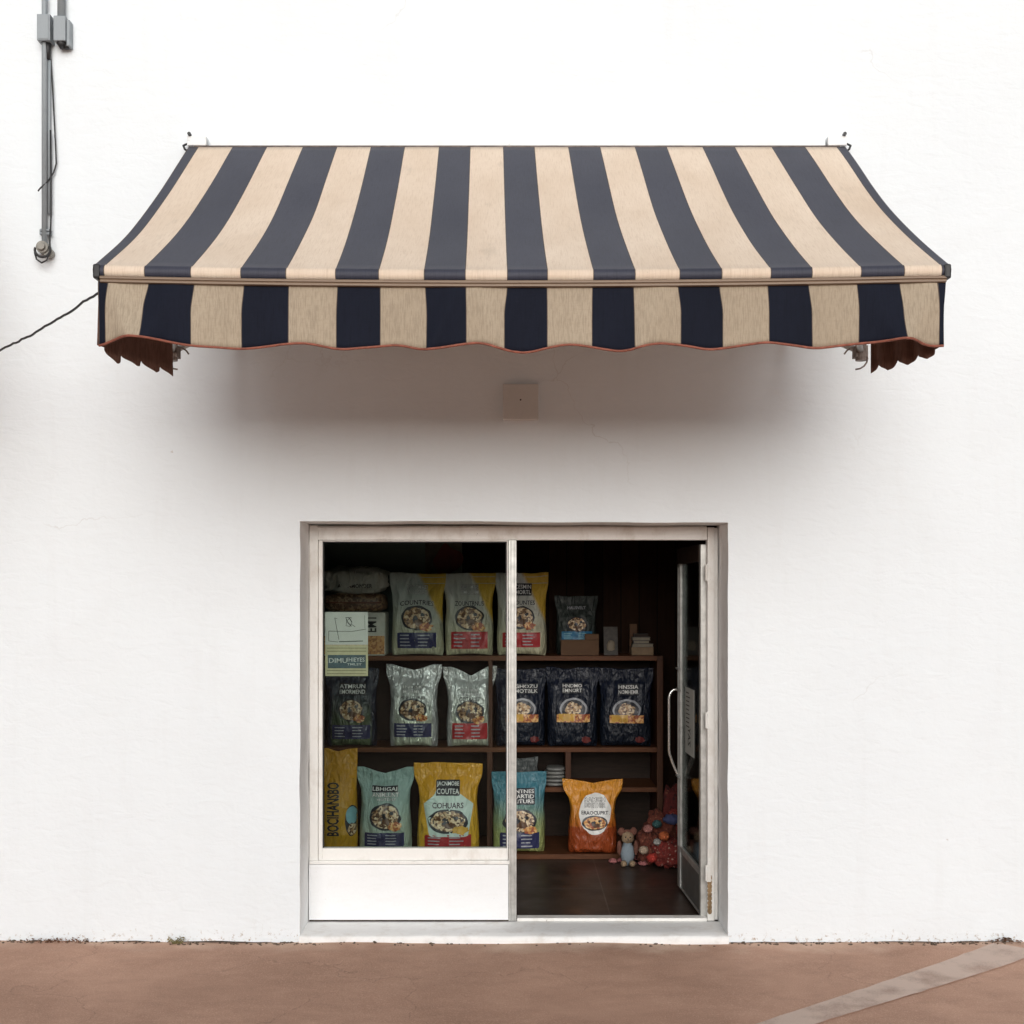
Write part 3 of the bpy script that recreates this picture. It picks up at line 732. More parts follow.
# ------------------------------------------------------------------ bags
def m_bag(name, c0, c1, corner=None, band=None, rough=.32, metal=0., side=None, spec=.5):
    """printed film: colour c0 at the foot to c1 at the top, optional coloured top right corner / lower band"""
    n = NT(name); uv = n.coord('UV'); s = n.sep(uv); v = n.coord()
    f = n.noise(v, 7, 4)
    h = n.math('ADD', s['Y'], n.math('MULTIPLY', n.math('SUBTRACT', f, .5), .3))
    c = n.mix(n.rng(h, .15, .8, 0, 1, True), c0, c1)
    if side: c = n.mix(n.rng(n.math('ABSOLUTE', n.math('SUBTRACT', s['X'], .5)), .36, .42), c, side)
    if corner: c = n.mix(n.rng(n.math('ADD', n.math('MULTIPLY', s['X'], .9), n.math('MULTIPLY', s['Y'], .75)), 1.17, 1.24), c, corner)
    if band: c = n.mix(n.rng(n.math('ADD', s['Y'], n.math('MULTIPLY', n.noise(v, 16, 3), .05)), band[0], band[0] - .015), c, band[1])
    n.col(n.mix(1.0, c, (.92, .92, .92), 'MULTIPLY')); n.set(Roughness=rough, Metallic=metal); n.b.inputs['Specular IOR Level'].default_value = spec
    crk = n.noise(n.coord(scale=(1.6, 1, .8)), 17, 5, .6, 1.6); crk2 = n.noise(n.coord(scale=(2.2, 1, .7)), 5, 3, .5, 2.2)
    vo = n.node('ShaderNodeTexVoronoi', feature='DISTANCE_TO_EDGE'); vo.inputs['Scale'].default_value = 11
    dv = n.node('ShaderNodeVectorMath', operation='ADD'); nx = n.node('ShaderNodeTexNoise'); nx.inputs['Scale'].default_value = 7; nx.inputs['Detail'].default_value = 3
    ms = n.node('ShaderNodeVectorMath', operation='SCALE'); ms.inputs['Scale'].default_value = .16
    vs_ = n.coord(scale=(1.5, 1, .8)); n.lk(v, nx.inputs['Vector']); n.lk(vs_, dv.inputs[0]); n.lk(nx.outputs['Color'], ms.inputs[0]); n.lk(ms.outputs[0], dv.inputs[1]); n.lk(dv.outputs[0], vo.inputs['Vector'])
    b = n.bump(crk2, .6, .05); b = n.bump(vo.outputs['Distance'], .38, .030, b); n.bump(crk, .55, .014, b); return n.m
def m_food(name, dark, mid, light):
    n = NT(name); v = n.coord()
    vo = n.node('ShaderNodeTexVoronoi'); vo.inputs['Scale'].default_value = 70; n.lk(v, vo.inputs['Vector'])
    sp = n.sep(vo.outputs['Color'])
    n.col(n.ramp(sp['X'], [(.2, dark), (.5, mid), (.85, light)])); n.set(Roughness=.4); return n.m
M_food = m_food('printed_cereal', (.09, .04, .02), (.42, .25, .12), (.75, .6, .4))
M_food2 = m_food('printed_fruit', (.30, .07, .03), (.62, .28, .08), (.75, .48, .2))
M_inkbrown = simple('printed_brown', (.10, .045, .02), .4); M_inkd = simple('printed_dark', (.02, .022, .03), .4); M_inkw = simple('printed_white', (.80, .80, .78), .4, 0, .05)
M_inknavy = simple('printed_navy', (.025, .028, .085), .4); M_inkred = simple('printed_red', (.36, .025, .03), .4)
M_inkpale = simple('printed_pale_green', (.52, .63, .58), .4, 0, .12); M_inkgold = simple('printed_gold', (.62, .36, .06), .4)
M_inkblue = simple('printed_blue', (.03, .16, .30), .4); M_inkteal = simple('printed_teal', (.22, .45, .50), .4); M_inkdim = simple('printed_grey', (.36, .37, .40), .5)
M_inkorange = simple('printed_orange', (.50, .10, .025), .4)

class Bag:
    def __init__(s, w, h, d, flare=1.0, notch=0.0, lobes=False, seed=1., waist=1.0, slump=1.0, tilt=0.0, wk=1.0):
        s.wk = wk
        s.w, s.h, s.d, s.seed, s.notch, s.flare, s.waist, s.slump, s.tilt = w, h, d, seed, notch, flare, waist, slump, tilt
    def hw(s, v):
        k = interp([(0, .96), (.06, .99), (.3, 1.0), (.55, .97 * s.waist), (.74, .95 * s.waist), (.86, .99), (1, 1.0)], v)
        f = lerp(1 / s.flare, 1.0, sstep(.55, .95, v)) if s.flare >= 1 else lerp(1, s.flare, sstep(.3, 1, v))
        return s.w / 2 * k * f * (1 + .035 * nz(v * 4, s.seed) * (1 - v * .4))
    def T(s, u, v):
        p = interp([(0, .62), (.05, .86), (.2, 1.0), (.45, .95), (.65, .66), (.78, .32), (.86, .07), (.9, .03), (1, .025)], v)
        au = abs(u)
        t = s.d / 2 * p * max(0, 1 - au ** 3.2) ** .55
        e = max(0, 1 - au ** 8)
        wr = .008 * nz(u * 3.1 + s.seed, v * 6.5, s.seed) + .0055 * nz(u * 7 + v * 5, v * 9 - u * 3, s.seed * 2)
        wr += .018 * sstep(.45, .72, v) * (1 - sstep(.86, .93, v)) * nz(u * 4.2 + s.seed * 3, v * 1.6, s.seed)      # creases below the seal
        wr += .010 * (1 - sstep(.03, .16, v)) * nz(u * 5 + s.seed, v * 9, 3)
        return t + s.wk * wr * e * (.35 + .65 * min(1, p * 2)) + .0018
    def zz(s, u, v):
        au = abs(u - .05 * math.sin(s.seed))
        z = s.h * v
        z -= s.notch * max(0, 1 - au / .75) ** 1.1 * sstep(.70, 1, v)
        z += .012 * (1 - min(1, abs(u)) ** 2) * (1 - sstep(0, .10, v))
        z += .010 * nz(u * 1.7, s.seed * 5) * sstep(.8, 1, v)
        return z
    def lean(s, u, v):
        return s.tilt * v * v + .018 * sstep(.8, 1, v) * nz(u * 1.6 + s.seed, 2.0)
    def P(s, x, z, off=0.0):
        v = max(0, min(1, z / s.h)); hw = s.hw(v); u = max(-1, min(1, x / hw))
        return (u * hw, -s.T(u, v) - off + s.lean(u, v), s.zz(u, v))
    def body(s):
        nu, nv = 44, 64; g = G(); uvs = []
        us = [math.sin((i / nu * 2 - 1) * math.pi / 2) for i in range(nu + 1)]
        vs = []
        for j in range(nv + 1):
            v = j / nv; hw = s.hw(v); row = []
            for u in us: row.append(((u * hw, -s.T(u, v) + s.lean(u, v), s.zz(u, v)), (u * .5 + .5, v)))
            for u in reversed(us[1:-1]): row.append(((u * hw, s.T(u, v) * .9 + s.lean(u, v), s.zz(u, v)), (u * .5 + .5, v)))
            vs.append(row)
        n = len(vs[0]); allv = [p for r in vs for p, _ in r]; uvs = [q for r in vs for _, q in r]; fs = []
        for j in range(nv):
            for i in range(n): fs.append((j * n + i, j * n + (i + 1) % n, (j + 1) * n + (i + 1) % n, (j + 1) * n + i))
        nh = nu + 1
        for base in (0, nv * n):
            for i in range(nu):
                a, b = base + i, base + i + 1
                c = base + (n - i - 1) if i + 1 < nu else b; d = base + (n - i) % n if i else a
                q = []
                for k in (a, b, c, d):
                    if k not in q: q.append(k)
                if len(q) >= 3: fs.append(tuple(q))
        g.add(allv, fs); g.uv = uvs; return g

def raw_mesh(name, g, mats, parent, smooth=True, uv=None):
    me = D.meshes.new(name); me.from_pydata(g.v, [], g.f)
    for m in mats: me.materials.append(m)
    for p, mi in zip(me.polygons, g.m): p.material_index = mi; p.use_smooth = smooth
    if uv:
        l = me.uv_layers.new(name='UVMap')
        for lp in me.loops: l.data[lp.index].uv = uv[lp.vertex_index]
    bm = bmesh.new(); bm.from_mesh(me); bmesh.ops.recalc_face_normals(bm, faces=bm.faces); bm.to_mesh(me); bm.free()
    o = D.objects.new(name, me); C.objects.link(o); o.parent = parent; return o

def graphic(name, bag, items, parent, x_off=0):
    """items: (verts2d, faces, material, lift)"""
    g = G(); mats = []
    for vs, fs, m, off in items:
        if m not in mats: mats.append(m)
        g.add([bag.P(x, z, off) for x, z in vs], fs, mats.index(m))
    me = raw_mesh(name, g, mats, parent, smooth=False); return me
def ol_text(s, cx, cz, w, h, fg=None, bg=None, arc=0, rot=False, b0=.06, b1=.012):
    fg = fg or M_inkw; bg = bg or M_inkd
    a, f = fit_text(s, cx, cz, w, h, b0, arc, rot); b, f2 = fit_text(s, cx, cz, w, h, b1, arc, rot)
    return [(a, f, bg, .0056), (b, f2, fg, .0068)]
def small_lines(x0, x1, z0, z1, rows, m, seed):
    out = []
    for half in ((x0, (x0 + x1) / 2 - .008), ((x0 + x1) / 2 + .008, x1)):
        for k in range(rows):
            z = lerp(z1, z0, (k + .5) / rows); L = (half[1] - half[0]) * (.55 + .4 * abs(nz(k * 2.3 + seed, half[0] * 9)))
            hh = (z1 - z0) / rows * .17
            out.append((*rect(half[0], half[0] + L, z - hh, z + hh), m, .0042))
    return out
def bowl(cx, cz, a, b, seed, food=None, ring=None, extra=M_food2, sx=1):
    it = [(*oval(cx, cz, a, b, .10, seed), ring or M_inkd, .0050), (*oval(cx, cz, a * .86, b * .84, .12, seed + 1), food or M_food, .0058),
          (*oval(cx - a * (.10 + .1 * nz(seed, 1)), cz - b * .10, a * .17, b * .34, .6, seed + 2), M_inkd, .0066), (*oval(cx + a * .12, cz - b * .34, a * .34, b * .26, .6, seed + 5), M_inkbrown, .0068),
          (*oval(cx - a * .46, cz + b * .18, a * .12, b * .16, .6, seed + 7), M_inkbrown, .0066), (*oval(cx + a * .40, cz + b * .28, a * .14, b * .14, .6, seed + 9), M_inkd, .0066)]
    if extra: it += [(*oval(cx + sx * a * .62, cz - b * .72, a * .42, b * .34, .4, seed + 3), extra, .0070)]
    return it

def make_bag(label, box, Y, zb, mat, d=.17, flare=1.06, notch=0., seed=1., waist=1., rot=0., panel=None, brand=(), title=None, emblem=None, name='cereal_bag', extra_panel=None, group=None, tilt=0., zip_=True, wk=1.0):
    s_ = sc(Y); x0, x1, yt = box
    w = (x1 - x0) / s_; X = ((x0 + x1) / 2 - CX) / s_; h = CAMZ - (yt - HY) / s_ - zb
    t = thing(name, label, 'bag', (X, Y, zb), group)
    t.rotation_euler = (0, 0, math.radians(rot))
    b = Bag(w, h, d, flare, notch, seed=seed, waist=waist, tilt=tilt, wk=wk)
    g = b.body(); bo = raw_mesh('body', g, [mat], t, True, g.uv)
    bw = w / max(1, flare) * .9
    if extra_panel: graphic('label_patch', b, extra_panel(bw, h), t)
    if panel:
        m, z0, z1, lc = panel
        it = [(*rect(-bw * .42, bw * .42, h * z0, h * z1), m, .0028)] + small_lines(-bw * .36, bw * .37, h * z0 + .008, h * z1 - .008, 4, lc, seed)
        graphic('lower_panel', b, it, t)
    for q in brand: graphic('brand_lettering', b, q(bw, h), t)
    if title: graphic('lettering', b, title(bw, h), t)
    if emblem: graphic('picture', b, emblem(bw, h), t)
    if zip_:
        zg = G()
        for vz in (.875, .955):
            zg.tube([(lambda p: (p[0], p[1], p[2]))(b.P(b.hw(vz) * u * .97, h * vz, .0012)) for u in [k / 16 * 2 - 1 for k in range(17)]], .0018, 5)
        raw_mesh('seal', zg, [mat], t, True, [(.5, .9)] * len(zg.v))
    return t
def blk(lines, cz, w, hh, bg=True, cx=0., dark=M_inkd, fg=None):
    def f(bw, h):
        it = []
        n = len(lines); H = hh * h
        if bg: it.append((*rect(cx * bw - bw * w / 2 - .006, cx * bw + bw * w / 2 + .006, cz * h - H / 2 - .006, cz * h + H / 2 + .006), dark, .0046))
        for k, L in enumerate(lines):
            it += ol_text(L, cx * bw, cz * h + H / 2 - (k + .5) * H / n, bw * w, H / n * .74, fg, dark, b0=.06)
        return it
    return f
def ttl(s, cz, w, hh, fg=None, bg=None, arc=0., cx=0.):
    return lambda bw, h: ol_text(s, cx * bw, cz * h, bw * w, hh * h, fg or M_inkd, bg or M_inkw, arc, b0=.05, b1=.025)
def bwl(cz, a, b, seed, cx=0., **kw): return lambda bw, h: bowl(cx * bw, cz * h, bw * a, h * b, seed, **kw)

B_pale = m_bag('pale_green_film', (.50, .50, .36), (.54, .58, .56), corner=(.62, .40, .05), rough=.35)
B_pale2 = m_bag('pale_cream_film', (.52, .50, .34), (.56, .57, .53), corner=(.66, .42, .05), rough=.35)
B_silver = m_bag('silvery_green_film', (.56, .60, .48), (.68, .70, .70), rough=.2, metal=.35, side=(.52, .53, .53))
B_silver2 = m_bag('silvery_clear_film', (.58, .60, .48), (.68, .71, .70), rough=.18, metal=.35, side=(.54, .54, .53))
B_navy = m_bag('glossy_navy_film', (.010, .014, .024), (.011, .015, .030), rough=.26, spec=.35)
B_navy2 = m_bag('navy_film_with_green_window', (.10, .13, .07), (.024, .034, .058), rough=.25, side=(.02, .026, .045))
B_teal = m_bag('pale_teal_film', (.40, .49, .40), (.30, .44, .41), rough=.4)
B_blue = m_bag('blue_green_film', (.34, .38, .14), (.055, .20, .26), rough=.35)
B_yellow = m_bag('yellow_film', (.72, .42, .04), (.68, .34, .02), rough=.28)
B_yellow2 = m_bag('deep_yellow_film', (.64, .35, .02), (.62, .30, .015), rough=.32)
B_orange = m_bag('orange_film', (.42, .075, .02), (.72, .30, .03), rough=.3, band=(.40, (.33, .065, .018)))
B_dark = m_bag('dark_grey_green_film', (.022, .03, .028), (.034, .044, .04), rough=.4)

YS = SY + .12; YP = SY - .10
G_ = 'bags of dry food on the shelves'
W_, K_ = M_inkw, M_inkd
# --- top shelf
make_bag('pale green bag with dark navy lower panel and yellow corner on the top shelf', (389.5, 446, 573), YS, ZTOP, B_pale, .17, 1.10, .0, 1.3, rot=-2,
         panel=(M_inknavy, .09, .28, M_inkdim), brand=[blk(['RCOTMAZI', 'ENCOSTRD'], .80, .44, .125, bg=False)], title=ttl('COUNTRIES', .645, .72, .055, arc=.012), emblem=bwl(.455, .33, .15, 1), group=G_)
make_bag('cream bag with red lower panel and yellow corner on the top shelf', (442.5, 496, 573), YS + .01, ZTOP, B_pale2, .17, 1.12, .0, 2.1, rot=3,
         panel=(M_inkred, .08, .29, M_inkdim), brand=[blk(['GESOMNE', 'TMOLIM'], .80, .42, .13, bg=False)], title=ttl('ZOUNTRNUS', .63, .66, .055), emblem=bwl(.455, .33, .15, 4), group=G_)
make_bag('cream bag with red lower panel, behind the metal mullion on the top shelf', (495, 548.5, 573), YS + .01, ZTOP, B_pale2, .17, 1.08, .0, 3.4, rot=-3,
         panel=(M_inkred, .10, .28, M_inkdim), brand=[blk(['RCESMIN', 'CHORTL'], .80, .42, .13)], title=ttl('CHOUNTES', .64, .6, .05), emblem=bwl(.46, .3, .14, 6), group=G_)
make_bag('small dim grey bag with a blue strip on the top shelf behind a carton', (554.5, 598, 596), YS + .10, ZTOP, B_dark, .14, 1.08, .0, 4.2, rot=2,
         panel=(M_inkblue, .24, .40, M_inkteal), title=ttl('HAUSVELT', .80, .5, .05, fg=M_inkdim, bg=M_inkd), emblem=bwl(.52, .28, .13, 7, extra=None), group=G_)
# --- middle shelf
make_bag('navy bag with green window, on the middle shelf just below the taped sign', (325, 379, 668), YS, ZMID, B_navy2, .17, 1.08, .01, 5.7, rot=2,
         panel=(M_inknavy, .10, .28, M_inkdim), brand=[blk(['ATMRUN', 'EMORMEND'], .735, .56, .14, cx=.02)], emblem=bwl(.47, .28, .15, 8), group=G_)
make_bag('silvery bag with a dark navy lower panel on the middle shelf', (386, 442, 664), YS - .02, ZMID, B_silver, .18, 1.14, .045, 6.1, rot=-3, waist=.97,
         panel=(M_inknavy, .12, .29, M_inkdim), brand=[blk(['INGSK', 'MOTMEL'], .70, .44, .11, bg=False)], title=ttl('ANNTURES', .60, .56, .035), emblem=bwl(.455, .32, .135, 10), group=G_)
make_bag('silvery bag with a red lower panel and deep notched top on the middle shelf', (442.5, 497, 666), YS - .02, ZMID, B_silver2, .18, 1.18, .07, 7.9, rot=2, waist=.97,
         panel=(M_inkred, .10, .30, M_inkdim), brand=[blk(['NOSNOR', 'AUMNES'], .68, .44, .10, bg=False)], title=ttl('COTARIST', .595, .5, .05), emblem=bwl(.44, .34, .145, 12), group=G_)
gold = lambda cz: (lambda bw, h: [(*oval(.02 * bw, cz * h, bw * .30, h * .14, .08, 3), M_inkdim, .0024), (*oval(.02 * bw, (cz - .01) * h, bw * .26, h * .125, .08, 3), M_inkd, .0034), (*oval(.02 * bw, cz * h, bw * .17, h * .085, .3, 5), M_food, .0042), (*rect(-bw * .34, bw * .38, (cz - .165) * h, (cz - .065) * h), M_food2, .0046), (*rect(-bw * .30, bw * .05, (cz - .15) * h, (cz - .06) * h), M_inkgold, .0052), (*oval(.30 * bw, .09 * h, bw * .10, h * .045, .3, 2), simple('printed_dull_red', (.12, .022, .02), .4), .003)])
make_bag('navy bag partly hidden by the metal mullion on the middle shelf', (494, 547, 668), YS, ZMID, B_navy, .17, 1.06, .01, 8.3, rot=3, brand=[blk(['GHOZU', 'MOTBLK'], .74, .5, .12, cx=.12)], emblem=gold(.48), group=G_)
make_bag('navy bag with gold cereal print in the doorway, centre of the middle shelf', (545.5, 599, 667), YS - .02, ZMID, B_navy, .17, 1.06, .012, 9.6, rot=-2, brand=[blk(['HNDMO', 'EMNORT'], .74, .42, .12)], emblem=gold(.48), group=G_)
make_bag('navy bag with gold cereal print at the right end of the middle shelf', (598, 653, 668), YS - .01, ZMID, B_navy, .17, 1.06, .008, 10.9, rot=-4, brand=[blk(['HNSSIA', 'NOMHEMR'], .73, .42, .13, cx=.06)], emblem=gold(.47), group=G_)
# --- bottom row on the plinth
def side_text(bw, h): return ol_text('BOCIHANSBO', -.16 * bw, .43 * h, h * .50, bw * .34, M_inkd, M_inkgold, rot=True, b0=.07, b1=.03)
def side_emb(bw, h): return [(*oval(.40 * bw, .32 * h, bw * .20, h * .15, .1, 3), M_inkd, .0026), (*oval(.40 * bw, .37 * h, bw * .17, h * .085, .1, 4), M_inkteal, .0036), (*oval(.42 * bw, .24 * h, bw * .13, h * .06, .3, 5), M_food, .0036)]
make_bag('tall yellow bag with black lettering running up its side, beside the window frame', (321, 357.5, 748), YP - .02, ZPL, B_yellow2, .22, 1.0, .018, 11.7, rot=4, title=side_text, emblem=side_emb, group=G_, zip_=False, wk=.4)
make_bag('pale teal bag with notched top and navy lower panel in the bottom row', (357, 414.5, 767), YP, ZPL, B_teal, .19, 1.10, .045, 12.2, rot=-2, waist=.96,
         panel=(M_inknavy, .08, .245, M_inkdim), brand=[blk(['LBHIGAI'], .755, .52, .065)], title=lambda bw, h: ol_text('ANIMLUNT', .02 * bw, .685 * h, bw * .56, h * .05) + ol_text('HOTDIST', .05 * bw, .63 * h, bw * .4, h * .03), emblem=bwl(.43, .33, .16, 14, cx=.02), group=G_)
hexa = lambda bw, h: [(*fan(resample([(-.40 * bw, .42 * h), (-.33 * bw, .20 * h), (.36 * bw, .20 * h), (.46 * bw, .56 * h), (.20 * bw, .68 * h), (.14 * bw, .74 * h), (-.20 * bw, .74 * h), (-.24 * bw, .66 * h), (-.44 * bw, .56 * h)], 54), 8), M_inkpale, .0034)]
make_bag('big yellow bag with pale green patch and red lower panel in the bottom row', (414, 482.5, 763), YP - .03, ZPL, B_yellow, .21, 1.12, .0, 13.1, rot=1, waist=.97,
         panel=(M_inkred, .045, .22, M_inkdim), brand=[blk(['JACNMOBE', 'COUTEA'], .735, .40, .15)], title=ttl('COHUARS', .545, .56, .06), emblem=bwl(.37, .36, .135, 16, extra=M_inkgold), extra_panel=hexa, group=G_)
make_bag('blue green bag with navy foot, standing behind the metal mullion', (491.5, 546.5, 771), YP, ZPL, B_blue, .19, 1.06, .01, 14.4, rot=3,
         panel=(M_inknavy, .05, .26, M_inkdim), brand=[blk(['BUNTNES', 'UNARTID', 'PENTURE'], .70, .56, .18, cx=.03)], emblem=bwl(.40, .36, .15, 18), group=G_)
def orange_patch(bw, h): return [(*oval(.05 * bw, .555 * h, bw * .36, h * .285, .12, 3), M_inkw, .0034)]
make_bag('orange bag with flared top corners and a white oval label in the doorway', (562, 623, 779), YP - .03, ZPL, B_orange, .21, 1.25, .026, 15.5, rot=-3, waist=.93,
         brand=[blk(['RAMCH', 'DOEITHER'], .70, .46, .15, bg=False, cx=.05)], title=ttl('ERAOCUPRT', .565, .6, .045, cx=.05), emblem=lambda bw, h: bowl(.05 * bw, .43 * h, bw * .29, h * .10, 20, food=M_food2, extra=None), extra_panel=orange_patch, group=G_, zip_=False)

# --- packs stacked at the left end of the top shelf
X0, X1 = wx(325, YS), wx(387, YS)
zc0, zc1 = ZTOP, wz(612, YS)
t = thing('grain_carton', 'white pack with an orange lower half at the left end of the top shelf', 'carton', ((X0 + X1) / 2, YS, ZTOP))
mesh('body', G().box(X0, X1, YS - .12, YS + .14, zc0 + .001, zc1), simple('white_carton', (.56, .56, .50), .6), t, bevel=.012)
M_weave = m_food('printed_grain', (.28, .11, .03), (.50, .22, .06), (.62, .34, .12))
mesh('lower_band', G().box(X0 + .004, X1 - .006, YS - .1225, YS - .1205, zc0 + .012, lerp(zc0, zc1, .46)), M_weave, t)
gl = G(); vs, fs = fit_text('EMT', X0 + .355, lerp(zc0, zc1, .74), .12, .07, .02, 0, True); gl.add([(x, YS - .1232, z) for x, z in vs], fs)
mesh('lettering', gl, M_ink, t)
z0, z1 = zc1 + .001, wz(593, YS)
t = thing('brown_grain_pack', 'brown patterned pack lying between the white carton and the white sack', 'pack', ((X0 + X1) / 2, YS, z0))
g = G().blob(((X0 + X1) / 2, YS, (z0 + z1) / 2), ((X1 - X0) / 2 * .98, .13, (z1 - z0) / 2), 32, 14, 0, .06, 8, 3, .45)
mesh('body', g, m_food('brown_mesh', (.07, .035, .02), (.14, .07, .04), (.26, .17, .1)), t, smooth=True)
mesh('band', G().tube([(X0 + .03, YS - .128, (z0 + z1) / 2 - .0), (X1 - .03, YS - .128, (z0 + z1) / 2)], .006, 6), simple('dark_red_band', (.13, .04, .025), .7), t)
z0, z1 = z1 + .001, wz(567, YS)
t = thing('white_sack', 'crumpled white sack lying on the brown pack under the shop ceiling', 'sack', ((X0 + X1) / 2, YS, z0))
g = G().blob(((X0 + X1) / 2, YS, (z0 + z1) / 2), ((X1 - X0) / 2, .15, (z1 - z0) / 2), 40, 20, 0, .22, 9, 5, .6)
mesh('body', g, m_bag('white_sack_film', (.50, .50, .46), (.56, .57, .54), rough=.5), t, smooth=True)
gl = G(); vs, fs = fit_text('ARGNMONDER', (X0 + X1) / 2 + .01, z0 + .05, .25, .028, .02); gl.add([(x, YS - .150, z) for x, z in vs], fs)
mesh('lettering', gl, M_ink, t)

M_inkw2 = simple('greyed_white_print', (.42, .44, .42), .5)
# --- notices taped inside the window glass
NY = FY + .040
nx0, nx1 = wx(325.3, NY), wx(368, NY)
za, zb_ = wz(612, NY), wz(645, NY); ze = wz(676, NY)
t = thing('drawing_sheet', 'white sheet with a thin line drawing taped inside the window, above the small sign', 'notice', ((nx0 + nx1) / 2, NY, zb_))
mesh('sheet', G().box(nx0, nx1, NY, NY + .0015, zb_ + .001, za), M_paper, t)
g = G(); L = lambda a, b, r=.0012: g.tube([(lerp(nx0, nx1, a[0]), NY - .0008, lerp(zb_, za, a[1])), (lerp(nx0, nx1, b[0]), NY - .0008, lerp(zb_, za, b[1]))], r, 4)
L((.22, .82), (.32, .16)); L((.22, .82), (.28, .80)); L((.08, .42), (.62, .41)); L((.62, .41), (.95, .48)); L((.08, .42), (.08, .12)); L((.08, .12), (.3, .09)); L((.32, .10), (.88, .12), .0022); L((.7, .55), (.6, .64)); L((.92, .9), (.93, .5), .0008)
for k in range(14):
    a, b = k / 13 * 2 * math.pi * 2.2, (k + 1) / 13 * 2 * math.pi * 2.2
    L((.55 + .075 * math.cos(a * 1.3), .70 + .15 * math.sin(a)), (.55 + .075 * math.cos(b * 1.3), .70 + .15 * math.sin(b)))
mesh('drawing', g, M_ink, t)
t = thing('window_sign', 'small cream sign with a dark lettered panel taped inside the window', 'sign', ((nx0 + nx1) / 2, NY, ze))
M_cream = simple('cream_card', (.42, .39, .24), .6, 0, .12, 30)
mesh('card', G().box(nx0, nx1, NY, NY + .003, ze, zb_ - .001), M_cream, t)
mesh('panel', G().box(lerp(nx0, nx1, .06), lerp(nx0, nx1, .95), NY - .002, NY - .0002, lerp(ze, zb_, .25), lerp(ze, zb_, .68)), simple('dark_teal_print', (.025, .06, .075), .4, 0, .5, 16), t)
for s_, a, b, w_, h_ in (('DIMU', .30, .50, .42, .15), ('IHIEYES', .72, .53, .40, .13), ('TMLST', .68, .38, .34, .07)):
    vs, fs = fit_text(s_, lerp(nx0, nx1, a), lerp(ze, zb_, b), w_ * (nx1 - nx0), h_ * (zb_ - ze), .012); g = G().add([(x, NY - .0026, z) for x, z in vs], fs); mesh('lettering', g, M_inkw2, t)
g = G()
for z in (.18, .075, .80, .90): g.box(lerp(nx0, nx1, .04), lerp(nx0, nx1, .96), NY - .0012, NY - .0002, lerp(ze, zb_, z) - .002, lerp(ze, zb_, z) + .002)
mesh('border_line', g, simple('olive_print', (.16, .15, .07), .5), t)

# --- poster / red shape above the bags
px0, px1, pz0, pz1 = wx(425, 2.7), wx(462, 2.7), wz(600, 2.7), wz(540, 2.7)
t = thing('wall_poster', 'dim poster with a dark red shape on the back wall above the bags', 'poster', ((px0 + px1) / 2, 2.72, pz0))
mesh('sheet', G().box(px0, px1, 2.722, 2.728, pz0, pz1), simple('dim_poster_paper', (.16, .14, .12), .7, 0, .3, 12), t)
g = G(); vs, fs = fan([(lerp(px0, px1, .62) + .095 * math.cos(a) * (1 + .25 * math.sin(2 * a + 1)), lerp(pz0, pz1, .66) + .12 * math.sin(a) * (1 + .2 * math.cos(3 * a))) for a in [2 * math.pi * k / 40 for k in range(40)]]); g.add([(x, 2.7205, z) for x, z in vs], fs)
mesh('red_shape', g, simple('dark_red_print', (.20, .03, .02), .6), t)

# --- small goods on the top shelf at the right
def carton(name, label, px, py, Y, d, m, band=None):
    a, b = wx(px[0], Y), wx(px[1], Y); t = thing(name, label, 'carton', ((a + b) / 2, Y, ZTOP))
    mesh('box', G().box(a, b, Y, Y + d, ZTOP + .001, wz(py, Y)), m, t, bevel=.003)
    if band: mesh('label_strip', G().box(a + .008, b - .07, Y - .002, Y - .0003, lerp(ZTOP, wz(py, Y), .5), lerp(ZTOP, wz(py, Y), .85)), band, t)
    return t
M_card = simple('brown_cardboard', (.11, .056, .027), .8, 0, .15, 9)
carton('cardboard_tray', 'low brown cardboard carton in front of the small dim bag', (561, 599), 640, SY + .05, .10, M_card)
ca, cb = wx(585, SY + .06), wx(599, SY + .06)
tag(mesh('small_carton', G().box(ca, cb, SY + .06, SY + .12, wz(640, SY + .05) + .001, wz(634, SY + .06)), M_card, at=((ca + cb) / 2, SY + .09, wz(640, SY + .05)), bevel=.003), 'tiny brown carton standing on the low cardboard carton', 'carton')
a, b = wx(604, YS), wx(618, YS)
t = thing('picture_card', 'small dim picture card leaning on the top shelf beside the cartons', 'card', ((a + b) / 2, YS, ZTOP))
g = G().add([(a, YS, ZTOP + .001), (b, YS, ZTOP + .001), (b, YS + .05, wz(627, YS)), (a, YS + .05, wz(627, YS)), (a, YS + .006, ZTOP + .001), (b, YS + .006, ZTOP + .001), (b, YS + .056, wz(627, YS)), (a, YS + .056, wz(627, YS))], [(0, 1, 2, 3), (4, 7, 6, 5), (0, 4, 5, 1), (1, 5, 6, 2), (2, 6, 7, 3), (3, 7, 4, 0)])
mesh('card', g, simple('dim_card', (.05, .042, .035), .6, 0, .4, 25), t)
g = G().blob(((a + b) / 2, YS + .012, ZTOP + .06), (.030, .006, .05), 14, 8, 0, .3, 8, 2); mesh('figure', g, simple('pale_print', (.2, .16, .11), .6), t, smooth=True)
a, b = wx(631, YS), wx(653, YS); zz0 = ZTOP
t = thing('paper_carton', 'small pale carton under the little books on the top shelf', 'carton', ((a + b) / 2, YS, ZTOP))
mesh('box', G().box(a, b, YS - .04, YS + .08, ZTOP + .001, wz(647, YS)), simple('pale_carton', (.22, .15, .09), .8), t, bevel=.003)
zz0 = wz(647, YS) + .0005
M_pages = simple('yellowed_pages', (.24, .21, .16), .8)
